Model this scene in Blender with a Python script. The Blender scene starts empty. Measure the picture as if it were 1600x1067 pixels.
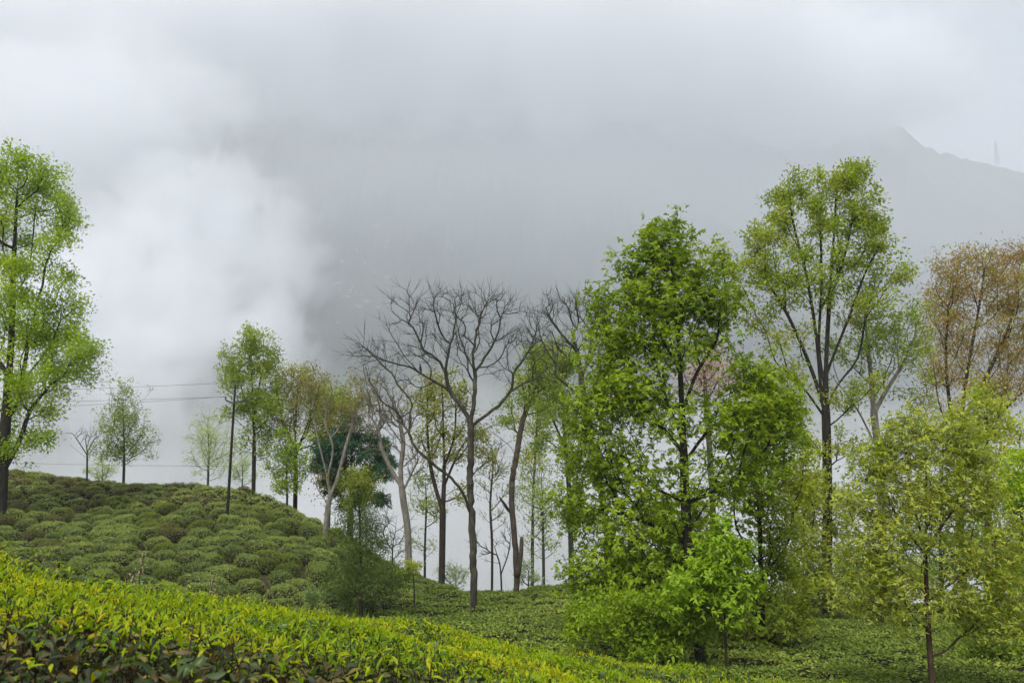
import bpy, math, random
import numpy as np
from mathutils import Vector, noise as mnoise

# ------------------------------------------------------------------ camera, sky, sun, exposure
FOC, PITCH = 1250.0, math.radians(8.2)
scene = bpy.context.scene
COL = scene.collection
cam_d = bpy.data.cameras.new('camera')
cam = bpy.data.objects.new('camera', cam_d); COL.objects.link(cam)
cam.location = (0, 0, 0); cam.rotation_euler = (math.pi / 2 + PITCH, 0, 0)
cam_d.sensor_width = 36.0; cam_d.lens = 36.0 * FOC / 1600.0
cam_d.clip_start = 0.05; cam_d.clip_end = 20000
cam_d.dof.use_dof = True; cam_d.dof.focus_distance = 22.0; cam_d.dof.aperture_fstop = 15.0
scene.camera = cam

SUN_EL, SUN_ROT = math.radians(52), math.radians(200)
world = bpy.data.worlds.new('World'); scene.world = world; world.use_nodes = True
wn, wl = world.node_tree.nodes, world.node_tree.links
wn.clear()
w_out = wn.new('ShaderNodeOutputWorld'); w_bg = wn.new('ShaderNodeBackground')
w_sky = wn.new('ShaderNodeTexSky'); w_sky.sky_type = 'NISHITA'; w_sky.sun_disc = False
w_sky.sun_elevation = SUN_EL; w_sky.sun_rotation = SUN_ROT
w_sky.air_density = 1.0; w_sky.dust_density = 3.0; w_sky.altitude = 1500
w_tc = wn.new('ShaderNodeTexCoord'); w_map = wn.new('ShaderNodeMapping')
w_map.inputs['Scale'].default_value = (1.0, 1.0, 2.2)
w_noi = wn.new('ShaderNodeTexNoise'); w_noi.inputs['Scale'].default_value = 2.3
w_noi.inputs['Detail'].default_value = 6; w_noi.inputs['Roughness'].default_value = 0.52
w_rmp = wn.new('ShaderNodeValToRGB')
w_rmp.color_ramp.elements[0].position = 0.30; w_rmp.color_ramp.elements[0].color = (3.65, 4.05, 4.6, 1)
w_rmp.color_ramp.elements[1].position = 0.70; w_rmp.color_ramp.elements[1].color = (5.2, 5.5, 6.0, 1)
w_mix = wn.new('ShaderNodeMix'); w_mix.data_type = 'RGBA'; w_mix.inputs['Factor'].default_value = 0.93
wl.new(w_tc.outputs['Generated'], w_map.inputs['Vector']); wl.new(w_map.outputs['Vector'], w_noi.inputs['Vector'])
wl.new(w_noi.outputs['Fac'], w_rmp.inputs['Fac'])
wl.new(w_sky.outputs['Color'], w_mix.inputs['A']); wl.new(w_rmp.outputs['Color'], w_mix.inputs['B'])
wl.new(w_mix.outputs['Result'], w_bg.inputs['Color']); w_bg.inputs['Strength'].default_value = 0.058
wl.new(w_bg.outputs['Background'], w_out.inputs['Surface'])

sun_d = bpy.data.lights.new('sun', 'SUN'); sun = bpy.data.objects.new('sun', sun_d); COL.objects.link(sun)
sun_d.energy = 1.5; sun_d.angle = math.radians(28); sun_d.color = (1.0, 0.96, 0.9)
# direction towards the sun: the Sky Texture measures sun_rotation from +Y
sdir = Vector((math.sin(SUN_ROT) * math.cos(SUN_EL), math.cos(SUN_ROT) * math.cos(SUN_EL), math.sin(SUN_EL)))
sun.rotation_euler = (-sdir).to_track_quat('-Z', 'Y').to_euler()

vs = scene.view_settings
vs.view_transform = 'Standard'; vs.look = 'None'; vs.gamma = 1.0; vs.use_curve_mapping = False
vs.exposure = 1.36
cy = scene.cycles
cy.use_denoising = True
try: cy.denoiser = 'OPENIMAGEDENOISE'; cy.denoising_input_passes = 'RGB_ALBEDO_NORMAL'; cy.denoising_prefilter = 'ACCURATE'
except Exception: pass
cy.max_bounces = 16; cy.diffuse_bounces = 4; cy.glossy_bounces = 2; cy.transmission_bounces = 4; cy.volume_bounces = 16
cy.transparent_max_bounces = 8
cy.volume_step_rate = 1.0; cy.volume_max_steps = 64
cy.sample_clamp_indirect = 6.0
cy.use_adaptive_sampling = True; cy.adaptive_threshold = 0.01

# ------------------------------------------------------------------ helpers
RNG = np.random.default_rng(7)
CP, SP = math.cos(PITCH), math.sin(PITCH)
def at(px, py, d):
    """world point seen at photo pixel (px, py) at the depth y = d"""
    u = (np.asarray(px, float) - 800.0) / FOC; v = (533.5 - np.asarray(py, float)) / FOC
    dy = CP - v * SP; dz = SP + v * CP
    d = np.asarray(d, float)
    return np.stack(np.broadcast_arrays(u / dy * d, d, dz / dy * d), -1)
def to_px(P):
    P = np.asarray(P, float)
    zc = P[..., 1] * CP + P[..., 2] * SP; yc = -P[..., 1] * SP + P[..., 2] * CP
    zc = np.where(zc > 0.05, zc, 0.05)
    return 800 + FOC * P[..., 0] / zc, 533.5 - FOC * yc / zc

def mesh_obj(name, V, F, mats, parent=None, smooth=True, midx=None, loc=None):
    """V (n,3); F: list of (m,k) index arrays (k may differ between arrays)"""
    V = np.asarray(V, np.float32)
    if isinstance(F, np.ndarray): F = [F]
    F = [np.asarray(f, np.int32) for f in F if len(f)]
    me = bpy.data.meshes.new(name)
    me.vertices.add(len(V)); me.vertices.foreach_set('co', V.ravel())
    loops = np.concatenate([f.ravel() for f in F]); tot = np.concatenate([np.full(len(f), f.shape[1], np.int32) for f in F])
    start = np.concatenate([[0], np.cumsum(tot)[:-1]]).astype(np.int32)
    me.loops.add(len(loops)); me.loops.foreach_set('vertex_index', loops.astype(np.int32))
    me.polygons.add(len(tot)); me.polygons.foreach_set('loop_start', start)
    try: me.polygons.foreach_set('loop_total', tot)
    except Exception: pass
    if midx is not None: me.polygons.foreach_set('material_index', np.asarray(midx, np.int32))
    me.polygons.foreach_set('use_smooth', np.full(len(tot), smooth, bool))
    for m in (mats if isinstance(mats, (list, tuple)) else [mats]): me.materials.append(m)
    me.update(calc_edges=True)
    o = bpy.data.objects.new(name, me); COL.objects.link(o)
    if parent is not None: o.parent = parent
    if loc is not None: o.location = loc
    return o
def thing(name, label, cat, loc=(0, 0, 0), group=None):
    o = bpy.data.objects.new(name, None); COL.objects.link(o); o.location = loc
    o.empty_display_size = 0.3
    return tag(o, label, cat, group)
def tag(o, label=None, cat=None, group=None, kind=None):
    if label: o['label'] = label
    if cat: o['category'] = cat
    if group: o['group'] = group
    if kind: o['kind'] = kind
    return o

def new_mat(name):
    m = bpy.data.materials.new(name); m.use_nodes = True
    n, l = m.node_tree.nodes, m.node_tree.links
    n.clear(); out = n.new('ShaderNodeOutputMaterial')
    return m, n, l, out
def ramp(n, stops):
    r = n.new('ShaderNodeValToRGB'); e = r.color_ramp.elements
    while len(e) < len(stops): e.new(0.5)
    for i, (p, c) in enumerate(stops): e[i].position = p; e[i].color = (*c, 1)
    return r
def leaf_mat(name, stops, noise_scale=0.6, noise_amt=0.5, transl=0.46, rough=0.5, spec=0.2, use_obj=False):
    """leaf hue from a per-leaf random plus a slow noise that shifts whole sprays"""
    m, n, l, out = new_mat(name)
    geo = n.new('ShaderNodeNewGeometry'); tc = n.new('ShaderNodeTexCoord')
    noi = n.new('ShaderNodeTexNoise'); noi.inputs['Scale'].default_value = noise_scale; noi.inputs['Detail'].default_value = 2
    l.new(tc.outputs['Object'], noi.inputs['Vector'])
    mr = n.new('ShaderNodeMapRange'); mr.inputs['From Min'].default_value = 0.3; mr.inputs['From Max'].default_value = 0.7
    l.new(noi.outputs['Fac'], mr.inputs['Value'])
    mx = n.new('ShaderNodeMix'); mx.data_type = 'FLOAT'; mx.inputs['Factor'].default_value = noise_amt
    l.new(geo.outputs['Random Per Island'], mx.inputs['A']); l.new(mr.outputs['Result'], mx.inputs['B'])
    src = mx.outputs['Result']
    if use_obj:
        oi = n.new('ShaderNodeObjectInfo'); m2 = n.new('ShaderNodeMix'); m2.data_type = 'FLOAT'; m2.inputs['Factor'].default_value = 0.35
        l.new(src, m2.inputs['A']); l.new(oi.outputs['Random'], m2.inputs['B']); src = m2.outputs['Result']
    r = ramp(n, stops); l.new(src, r.inputs['Fac'])
    pb = n.new('ShaderNodeBsdfPrincipled'); pb.inputs['Roughness'].default_value = rough
    pb.inputs['Specular IOR Level'].default_value = spec
    l.new(r.outputs['Color'], pb.inputs['Base Color'])
    tr = n.new('ShaderNodeBsdfTranslucent'); hs = n.new('ShaderNodeHueSaturation')
    hs.inputs['Hue'].default_value = 0.49; hs.inputs['Saturation'].default_value = 1.2; hs.inputs['Value'].default_value = 1.25
    l.new(r.outputs['Color'], hs.inputs['Color']); l.new(hs.outputs['Color'], tr.inputs['Color'])
    ms = n.new('ShaderNodeMixShader'); ms.inputs['Fac'].default_value = transl
    l.new(pb.outputs['BSDF'], ms.inputs[1]); l.new(tr.outputs['BSDF'], ms.inputs[2])
    l.new(ms.outputs['Shader'], out.inputs['Surface'])
    return m
def rough_mat(name, stops, scale=3.0, rough=0.9, bump=0.4, stretch=(1, 1, 1), bscale=None, detail=5):
    m, n, l, out = new_mat(name)
    tc = n.new('ShaderNodeTexCoord'); mp = n.new('ShaderNodeMapping'); mp.inputs['Scale'].default_value = stretch
    l.new(tc.outputs['Object'], mp.inputs['Vector'])
    noi = n.new('ShaderNodeTexNoise'); noi.inputs['Scale'].default_value = scale; noi.inputs['Detail'].default_value = detail
    noi.inputs['Roughness'].default_value = 0.65
    l.new(mp.outputs['Vector'], noi.inputs['Vector'])
    r = ramp(n, stops); l.new(noi.outputs['Fac'], r.inputs['Fac'])
    pb = n.new('ShaderNodeBsdfPrincipled'); pb.inputs['Roughness'].default_value = rough; pb.inputs['Specular IOR Level'].default_value = 0.2
    l.new(r.outputs['Color'], pb.inputs['Base Color'])
    if bump:
        nb = n.new('ShaderNodeTexNoise'); nb.inputs['Scale'].default_value = bscale or scale * 3; nb.inputs['Detail'].default_value = 4
        l.new(mp.outputs['Vector'], nb.inputs['Vector'])
        b = n.new('ShaderNodeBump'); b.inputs['Strength'].default_value = bump; b.inputs['Distance'].default_value = 0.05
        l.new(nb.outputs['Fac'], b.inputs['Height']); l.new(b.outputs['Normal'], pb.inputs['Normal'])
    l.new(pb.outputs['BSDF'], out.inputs['Surface'])
    return m

class Surf:
    """smooth surface z(x, y) through scattered control points (radial basis, phi = r)"""
    def __init__(s, P, lam=0.02):
        s.P = np.asarray(P, float)[:, :2]; z = np.asarray(P, float)[:, 2]; n = len(z)
        r = np.linalg.norm(s.P[:, None] - s.P[None], axis=-1)
        A = np.zeros((n + 3, n + 3)); A[:n, :n] = -r + np.eye(n) * -0.0 - np.eye(n) * lam
        A[:n, n] = A[n, :n] = 1; A[:n, n + 1:] = s.P; A[n + 1:, :n] = s.P.T
        s.c = np.linalg.solve(A, np.concatenate([z, [0, 0, 0]]))
    def __call__(s, x, y):
        x, y = np.broadcast_arrays(np.asarray(x, float), np.asarray(y, float)); sh = x.shape
        Q = np.stack([x.ravel(), y.ravel()], -1); out = np.empty(len(Q))
        for i in range(0, len(Q), 20000):
            q = Q[i:i + 20000]
            r = np.linalg.norm(q[:, None] - s.P[None], axis=-1)
            out[i:i + 20000] = -r @ s.c[:-3] + s.c[-3] + q @ s.c[-2:]
        return out.reshape(sh)

# ------------------------------------------------------------------ terrain: heights of the tea canopy read off the photograph
CREST = [(-220, 720, 74), (0, 727, 70), (100, 738, 66), (190, 750, 64), (300, 748, 60), (380, 756, 56), (440, 777, 54), (520, 816, 50),
         (600, 867, 46), (660, 896, 44), (720, 926, 41), (745, 928, 37), (800, 915, 37), (900, 905, 38), (1000, 902, 38),
         (1100, 908, 38), (1290, 932, 38), (1450, 940, 37), (1600, 940, 37), (1850, 940, 37)]
BODY = [(-220, 790, 46), (0, 785, 46), (150, 792, 48), (355, 797, 45), (250, 765, 54), (200, 840, 38), (400, 850, 37), (500, 880, 35),
        (585, 908, 34), (0, 850, 34), (-200, 850, 34), (250, 900, 30), (400, 935, 28), (520, 950, 27), (600, 955, 27), (680, 937, 32),
        (0, 890, 25), (200, 930, 24), (740, 945, 30), (700, 968, 22), (850, 962, 24), (950, 1003, 18), (1095, 1022, 18),
        (1300, 1000, 20), (1300, 1060, 13.5), (1455, 1078, 14), (1600, 1045, 16), (1600, 1000, 22), (1850, 1000, 22), (1290, 957, 32),
        (1600, 1150, 12), (1850, 1150, 12)]
def hill_d(px, d):
    """the left hill faces the viewer more steeply than its first depths: squeeze them towards its foot"""
    w = np.clip((745 - px) / 60, 0, 1) * (d > 28)
    return d - w * (d - 28) * 0.45
CREST = [(a, b, float(hill_d(a, c))) for a, b, c in CREST]; BODY = [(a, b, float(hill_d(a, c))) for a, b, c in BODY]
ctl = [tuple(at(*c)) for c in CREST + BODY]
for px, py, d in CREST:
    for dd, dz in ((10, 3.5), (30, 18), (60, 45)):
        p = at(px, py, d + dd); zc = at(px, py, d)[2]; ctl.append((p[0], p[1], zc - dz))
HEDGE = [(0, 1067, 1.1, None), (400, 1067, 1.5, None), (800, 1067, 3.0, None), (1000, 1067, 5.3, None), (1200, 1067, 7.6, None),
         (0, 960, 2.3, None), (0, 880, 4.2, None), (200, 960, 3.0, None), (400, 990, 3.2, None), (600, 1000, 4.2, None), (800, 1030, 5.0, None),
         (-150, 850, 4.6, None), (0, 856, 4.7, None), (60, 866, 4.7, None), (130, 892, 4.8, None), (200, 915, 5.0, None), (300, 936, 5.3, None),
         (400, 949, 5.8, None), (500, 957, 6.3, None), (600, 968, 6.8, None), (700, 988, 7.3, None),
         (800, 1008, 7.8, None), (900, 1024, 8.2, None), (1000, 1037, 8.6, None), (1150, 1055, 9.2, None), (1300, 1070, 9.8, None)]
hctl = [tuple(at(a, b, c)) for a, b, c, _ in HEDGE]
hctl += [(-3, 0.5, -0.36), (0, 0.3, -0.42), (0.8, 0.6, -0.55), (2.5, 1.5, -1.2), (5, 3, -2.1), (-3, -2, -0.4), (3, -2, -1.3)]
HZ = Surf(hctl, 0.01)
EDGE_PX = np.array([h[0] for h in HEDGE[11:]], float); EDGE_D = np.array([h[2] for h in HEDGE[11:]])
for a, b, c, _ in HEDGE[11:]:
    p = at(a, b, c); ctl.append((p[0], p[1], p[2] - 0.35))          # canopy level is 0.75 over the soil elsewhere
    q = at(a, b, c + 2.5); ctl.append((q[0], q[1], p[2] - 0.35 - 0.75))
ctl += [(-3, 1, -0.75), (0, 0, -0.8), (3, 0, -1.5), (-3, -6, -0.6), (3, -6, -1.2), (-30, -20, 1), (30, -20, -2), (14, 5, -3.6), (30, 0, -4)]
CANOPY = Surf(ctl, 0.05)
TEA_H = 0.75
def ground_z(x, y): return CANOPY(x, y) - TEA_H
soil = rough_mat('soil', [(0.3, (0.028, 0.020, 0.012)), (0.5, (0.060, 0.040, 0.024)), (0.62, (0.035, 0.045, 0.015)), (0.8, (0.09, 0.06, 0.035))], scale=1.3, bump=0.6)
def grid_mesh(name, X, Y, Z, mat, kind):
    ny, nx = X.shape
    V = np.stack([X.ravel(), Y.ravel(), Z.ravel()], -1)
    i = np.arange(ny - 1)[:, None] * nx + np.arange(nx - 1)[None]
    F = np.stack([i, i + 1, i + nx + 1, i + nx], -1).reshape(-1, 4)
    return tag(mesh_obj(name, V, F, mat), kind=kind)
gx, gy = np.meshgrid(np.arange(-80, 66, 0.8), np.arange(-24, 100, 0.8))
gz = ground_z(gx, gy)
ground = grid_mesh('ground', gx, gy, gz, soil, 'structure')

# valley and the mountain across it: one sheet from under the garden out to the far ridge and beyond
forest = rough_mat('mountain_forest', [(0.3, (0.018, 0.030, 0.016)), (0.5, (0.030, 0.044, 0.022)), (0.66, (0.050, 0.060, 0.030)), (0.8, (0.09, 0.085, 0.05))], scale=0.006, bump=0.0, rough=1.0)
RX = [-3000, -900, 0, 200, 400, 700, 1000, 1200, 1300, 1400, 1440, 1475, 1500, 1540, 1570, 1600, 1700, 2000, 3500]
RY = [330, 300, 190, 130, 95, 80, 120, 165, 175, 186, 200, 232, 243, 250, 255, 263, 290, 330, 420]
RIDGE_D = 1900.0
def mountain_z(px, d):
    ridge = at(np.full_like(px, 800.0), np.interp(px, RX, RY), RIDGE_D)[..., 2]
    t = np.clip((d - 420) / (RIDGE_D - 420), 0, 1)
    z = -330 + (ridge + 330) * t ** 0.92
    near = np.clip((d - 60) / 360, 0, 1)
    z = np.where(d < 420, -32 - near * 298, z)
    z = np.where(d > RIDGE_D, ridge - (d - RIDGE_D) * 0.35, z)
    return z
mpx, md = np.meshgrid(np.concatenate([np.arange(-2600, -60, 24.0), np.arange(-60, 1660, 3.4), np.arange(1660, 4200, 24.0)]), np.concatenate([[62, 100, 160, 240, 330], np.arange(420, 1900, 24), [1900, 1915, 1940, 2000, 2200, 2600, 3200]]))
mz = mountain_z(mpx, md)
mx_ = (mpx - 800) / FOC * md
fade = np.clip((md - 200) / 500, 0, 1)
nz = np.array([mnoise.fractal(Vector((a * 0.004, b * 0.004, 3.1)), 1.0, 2.0, 4) for a, b in zip(mx_.ravel(), md.ravel())]).reshape(mx_.shape)
nf = np.array([mnoise.noise(Vector((a * 0.06, b * 0.06, 9.7))) for a, b in zip(mx_.ravel(), md.ravel())]).reshape(mx_.shape)
nt = np.array([mnoise.noise(Vector((a * 0.16, b * 0.16, 1.7))) for a, b in zip(mx_.ravel(), md.ravel())]).reshape(mx_.shape)
damp = np.where(np.abs(md - RIDGE_D) < 60, 0.12, 1.0)
mz = mz + fade * (nz * 55 * damp + nf * 6 + nt * 5)
grid_mesh('mountain', mx_, md, mz, forest, 'structure')
from mathutils.bvhtree import BVHTree
_q = np.arange(mx_.size).reshape(mx_.shape)
MBVH = BVHTree.FromPolygons(np.stack([mx_.ravel(), md.ravel(), mz.ravel()], -1).tolist(), np.stack([_q[:-1, :-1], _q[:-1, 1:], _q[1:, 1:], _q[1:, :-1]], -1).reshape(-1, 4).tolist())
def mountain_at(px, py):
    """first hit of the view ray through (px, py) with the mountain flank"""
    p = Vector(at(px, py, 100.0)); h = MBVH.ray_cast(p, p.normalized())
    return np.array(h[0])
# ------------------------------------------------------------------ leaf and bush geometry
def leaf_verts(style):
    """unit leaf: base at the origin, tip along +Y, upper side +Z; returns verts, triangles"""
    if style == 'rhomb':
        return np.array([(0, 0, 0), (.26, .45, .07), (0, 1, -.10), (-.26, .45, .07)], float), np.array([(0, 1, 2), (0, 2, 3)])
    if style == 'narrow':
        return np.array([(0, 0, 0), (.13, .42, .04), (0, 1, -.16), (-.13, .42, .04)], float), np.array([(0, 1, 2), (0, 2, 3)])
    if style == 'fold':
        return np.array([(0, 0, 0), (0, .5, -.02), (0, 1, -.20), (-.22, .46, .06), (.22, .46, .06)], float), np.array([(0, 1, 3), (1, 2, 3), (0, 4, 1), (1, 4, 2)])
    if style == 'tea':      # longer, arched, two sides with three stations
        mid = [(0, 0, 0), (0, .28, .02), (0, .62, .01), (0, 1, -.10)]
        L = [(-.15, .25, .075), (-.19, .52, .085), (-.11, .80, .0)]; R = [(-x, y, z) for x, y, z in L]
        V = mid + L + R
        T = [(0, 1, 4), (1, 5, 4), (1, 2, 5), (2, 6, 5), (2, 3, 6), (0, 7, 1), (1, 7, 8), (1, 8, 2), (2, 8, 9), (2, 9, 3)]
        return np.array(V, float), np.array(T)
    if style == 'shoot':    # young tea leaf: narrow, channelled, tip curling
        mid = [(0, 0, 0), (0, .3, -.02), (0, .65, -.01), (0, 1, -.14)]
        L = [(-.10, .26, .06), (-.145, .50, .075), (-.085, .78, .02)]; R = [(-x, y, z) for x, y, z in L]
        V = mid + L + R
        T = [(0, 1, 4), (1, 5, 4), (1, 2, 5), (2, 6, 5), (2, 3, 6), (0, 7, 1), (1, 7, 8), (1, 8, 2), (2, 8, 9), (2, 9, 3)]
        return np.array(V, float), np.array(T)
    if style == 'broad':
        mid = [(0, 0, 0), (0, .3, -.02), (0, .65, -.02), (0, 1, -.12)]
        L = [(-.23, .25, .05), (-.29, .52, .06), (-.17, .80, .0)]; R = [(-x, y, z) for x, y, z in L]
        V = mid + L + R
        T = [(0, 1, 4), (1, 5, 4), (1, 2, 5), (2, 6, 5), (2, 3, 6), (0, 7, 1), (1, 7, 8), (1, 8, 2), (2, 8, 9), (2, 9, 3)]
        return np.array(V, float), np.array(T)
def unit(v): return v / np.maximum(np.linalg.norm(v, axis=-1, keepdims=True), 1e-9)
def leaf_frames(D, N):
    """right, along, normal for leaf direction D and wanted normal N"""
    D = unit(D); X = unit(np.cross(D, N)); Z = np.cross(X, D)
    return X, D, Z
def scatter_leaves(P, D, N, size, style):
    tv, tt = leaf_verts(style)
    X, Y, Z = leaf_frames(D, N); s = np.asarray(size, float).reshape(-1, 1, 1)
    V = P[:, None] + s * (tv[None, :, 0:1] * X[:, None] + tv[None, :, 1:2] * Y[:, None] + tv[None, :, 2:3] * Z[:, None])
    F = tt[None] + (np.arange(len(P)) * len(tv))[:, None, None]
    return V.reshape(-1, 3), F.reshape(-1, 3)

M_TEA = leaf_mat('tea_leaf_green', [(0.0, (0.055, 0.092, 0.018)), (0.28, (0.115, 0.175, 0.028)), (0.5, (0.195, 0.265, 0.040)), (0.75, (0.29, 0.35, 0.060)), (1.0, (0.40, 0.45, 0.10))], noise_scale=0.35, noise_amt=0.15, transl=0.25, rough=0.36, spec=0.5, use_obj=True)
M_TEA_LIME = leaf_mat('tea_leaf_lime', [(0.0, (0.05, 0.09, 0.015)), (0.5, (0.15, 0.20, 0.025)), (1.0, (0.30, 0.34, 0.04))], transl=0.3, use_obj=True)
M_TEA_RUSSET = leaf_mat('tea_leaf_russet', [(0.0, (0.050, 0.060, 0.016)), (0.5, (0.145, 0.150, 0.038)), (1.0, (0.28, 0.275, 0.08))], transl=0.25, use_obj=True)
M_TEA_FINE = leaf_mat('tea_leaf_plucked', [(0.0, (0.07, 0.12, 0.020)), (0.5, (0.18, 0.245, 0.038)), (1.0, (0.36, 0.42, 0.075))], noise_scale=0.22, noise_amt=0.45, transl=0.25)
M_CORE = rough_mat('bush_twigs', [(0.3, (0.010, 0.010, 0.005)), (0.6, (0.026, 0.022, 0.011)), (0.8, (0.03, 0.036, 0.012))], scale=9, bump=0.8)

def bush_verts(seed, nleaf, rx=0.66, ry=0.56, h=0.62, leaf=0.075):
    """a plucked tea bush: flat-topped cushion of small leaves over a dark twiggy body that narrows to the soil"""
    r = np.random.default_rng(seed)
    lump = [(r.uniform(0, 6.28), r.integers(2, 6), r.uniform(0.03, 0.09)) for _ in range(4)]
    def rad(a): return 1 + sum(k * np.sin(n * a + p) for p, n, k in lump)
    def surf(rho, a):
        R = rad(a); zz = h * (1 - rho ** 3.8 * 0.56)
        zz = zz + 0.05 * np.sin(5 * rho * np.cos(a) + lump[0][0]) * np.cos(4 * rho * np.sin(a) + lump[1][0])
        return np.stack([rx * rho * R * np.cos(a), ry * rho * R * np.sin(a), zz], -1)
    # body
    na, rings = 16, [0.0, 0.35, 0.65, 0.85, 0.97]
    V = [surf(np.array([0.0]), np.array([0.0]))[0] * (1, 1, .9)]
    for q in rings[1:]:
        a = np.arange(na) * 2 * math.pi / na; V += list(surf(np.full(na, q), a) * (.93, .93, .90))
    a = np.arange(na) * 2 * math.pi / na
    V += list(np.stack([rx * .72 * rad(a) * np.cos(a), ry * .72 * rad(a) * np.sin(a), np.full(na, h * .12)], -1))
    V += list(np.stack([rx * .4 * np.cos(a), ry * .4 * np.sin(a), np.full(na, -0.25)], -1))
    T = [(0, 1 + i, 1 + (i + 1) % na) for i in range(na)]
    nr = len(rings) - 1 + 2
    Q = [(1 + j * na + i, 1 + (j + 1) * na + i, 1 + (j + 1) * na + (i + 1) % na, 1 + j * na + (i + 1) % na) for j in range(nr - 1) for i in range(na)]
    # leaves: top and shoulder dense, a few on the flanks
    k = int(nleaf * .84)
    rho = np.sqrt(r.uniform(0, 1.05, k)); an = r.uniform(0, 2 * math.pi, k)
    P = surf(rho, an) + r.normal(0, .018, (k, 3)); e = 0.03
    P1, P2 = surf(rho + e, an), surf(rho, an + e / np.maximum(rho, .15))
    Nn = unit(np.cross(P1 - surf(rho, an), P2 - surf(rho, an)))
    k2 = nleaf - k; an2 = r.uniform(0, 2 * math.pi, k2); t = r.uniform(.15, .75, k2)
    Pf = surf(np.ones(k2), an2); Pf = Pf * np.stack([.78 + .24 * t, .78 + .24 * t, t * 1.1], -1)
    Nf = np.stack([np.cos(an2), np.sin(an2), np.full(k2, .3)], -1)
    P = np.concatenate([P, Pf]); Nn = np.concatenate([Nn, Nf])
    up = unit(Nn + r.normal(0, .55, P.shape)); D = unit(r.normal(0, 1, P.shape) + Nn * .55)
    LV, LF = scatter_leaves(P, D, up, r.uniform(.65, 1.25, len(P)) * leaf, 'rhomb')
    nb = len(V)
    V = np.concatenate([np.array(V), LV]); 
    return V, np.array(Q), np.array(T), LF + nb
def bush_mesh(name, seed, nleaf, mat, **kw):
    V, Q, T, L = bush_verts(seed, nleaf, **kw)
    midx = np.concatenate([np.zeros(len(Q) + len(T), int), np.ones(len(L), int)])
    return mesh_obj(name, V, [Q, T, L], [M_CORE, mat], midx=midx)

# ------------------------------------------------------------------ the planted slopes: rows of tea bushes along the contour
rb = np.random.default_rng(11)
spots = []
row = 0; yy = 11.0
while yy < 78:
    step = 1.06
    for xx in np.arange(-62, 34, step):
        x = xx + (row % 2) * step / 2 + rb.normal(0, .20); y = yy + rb.normal(0, .11) + 0.35 * math.sin(xx * .35)
        spots.append((x, y))
    row += 1; yy += 1.0
spots = np.array(spots)
cz = CANOPY(spots[:, 0], spots[:, 1])
PT = np.stack([spots[:, 0], spots[:, 1], cz], -1)
bpx, bpy_ = to_px(PT)
crest_d = np.interp(bpx, [c[0] for c in CREST], [c[2] for c in CREST])
hedge_d = np.interp(bpx, EDGE_PX, EDGE_D)
keep = (bpx > -70) & (bpx < 1670) & (spots[:, 1] < crest_d + 3.0) & (spots[:, 1] > hedge_d + 1.6)
# a worn gap through the hill's rows, and the earth bank at the foot of the hill
keep &= ~((np.abs(bpx - (42 + (bpy_ - 830) * .10)) < 9) & (bpy_ > 812) & (bpy_ < 900))
keep &= ~((np.abs(bpx - 590) < 26) & (np.abs(bpy_ - 938) < 12))
spots, PT, bpx, bpy_, crest_d = spots[keep], PT[keep], bpx[keep], bpy_[keep], crest_d[keep]
# is it on the left hill (round separate cushions) or on the knoll (even plucked carpet)?
hill = bpx < np.interp(bpy_, [700, 900, 930, 960, 1070], [760, 690, 640, 560, 300])
# the line of sight over nearer ground: drop those the photograph cannot show
vis = np.ones(len(PT), bool)
for f in np.linspace(.35, .97, 26):
    q = PT + (0, 0, .12); q = q * f
    vis &= (q[:, 2] > CANOPY(q[:, 0], q[:, 1]) - 0.12) | (q[:, 1] < 4)
hz_d = np.interp(bpx, EDGE_PX, EDGE_D); he = np.stack([spots[:, 0] * hz_d / spots[:, 1], hz_d], -1)
vis &= (PT[:, 2] + .2) / PT[:, 1] > (HZ(he[:, 0], he[:, 1]) - .02) / hz_d
print('bushes', len(PT), 'visible', vis.sum(), 'hill', (vis & hill).sum())
order = np.argsort(np.where(vis, PT[:, 1], 1e9))
protos = {}
def proto(key, mat, seed, nleaf, **kw):
    if key not in protos: protos[key] = bush_mesh('tea_bush', seed, nleaf, mat, **kw)
    return protos[key]
for s in range(5): proto(('g', s), M_TEA, 20 + s, 2100, rx=.52, ry=.43, h=.66, leaf=.052)
for s in range(2): proto(('y', s), M_TEA_LIME, 30 + s, 2000, rx=.52, ry=.43, h=.66, leaf=.052)
for s in range(2): proto(('r', s), M_TEA_RUSSET, 34 + s, 2000, rx=.52, ry=.42, h=.65, leaf=.052)
for s in range(4): proto(('k', s), M_TEA_FINE, 40 + s, 2500, rx=.66, ry=.48, h=.74, leaf=.062)
used = set(); stuffV, stuffF, stuffM, off = [], [], [], 0
low = [bush_verts(60 + s, 520, rx=.52, ry=.43, h=.66, leaf=.085) for s in range(4)]
lowk = [bush_verts(70 + s, 800, rx=.66, ry=.48, h=.74, leaf=.085) for s in range(4)]
n_obj = 0
from mathutils import Euler, Quaternion
def tilt_q(x, y):
    """bushes are plucked along the slope, so each leans with it"""
    e = .8; n = Vector((-(CANOPY(x + e, y) - CANOPY(x - e, y)) / (2 * e), -(CANOPY(x, y + e) - CANOPY(x, y - e)) / (2 * e), 1)).normalized()
    return Vector((0, 0, 1)).rotation_difference(n.lerp(Vector((0, 0, 1)), .15).normalized())
cand = [i for i in order if vis[i]]
hillc = [i for i in cand if hill[i]]; carp = [i for i in cand if not hill[i]]
hill_n = min(len(hillc), 262); chosen = set(hillc[:hill_n]) | set(carp[:300 - hill_n])
print('hill chosen', hill_n, 'of', len(hillc), 'carpet', 300 - hill_n, 'of', len(carp))
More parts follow.
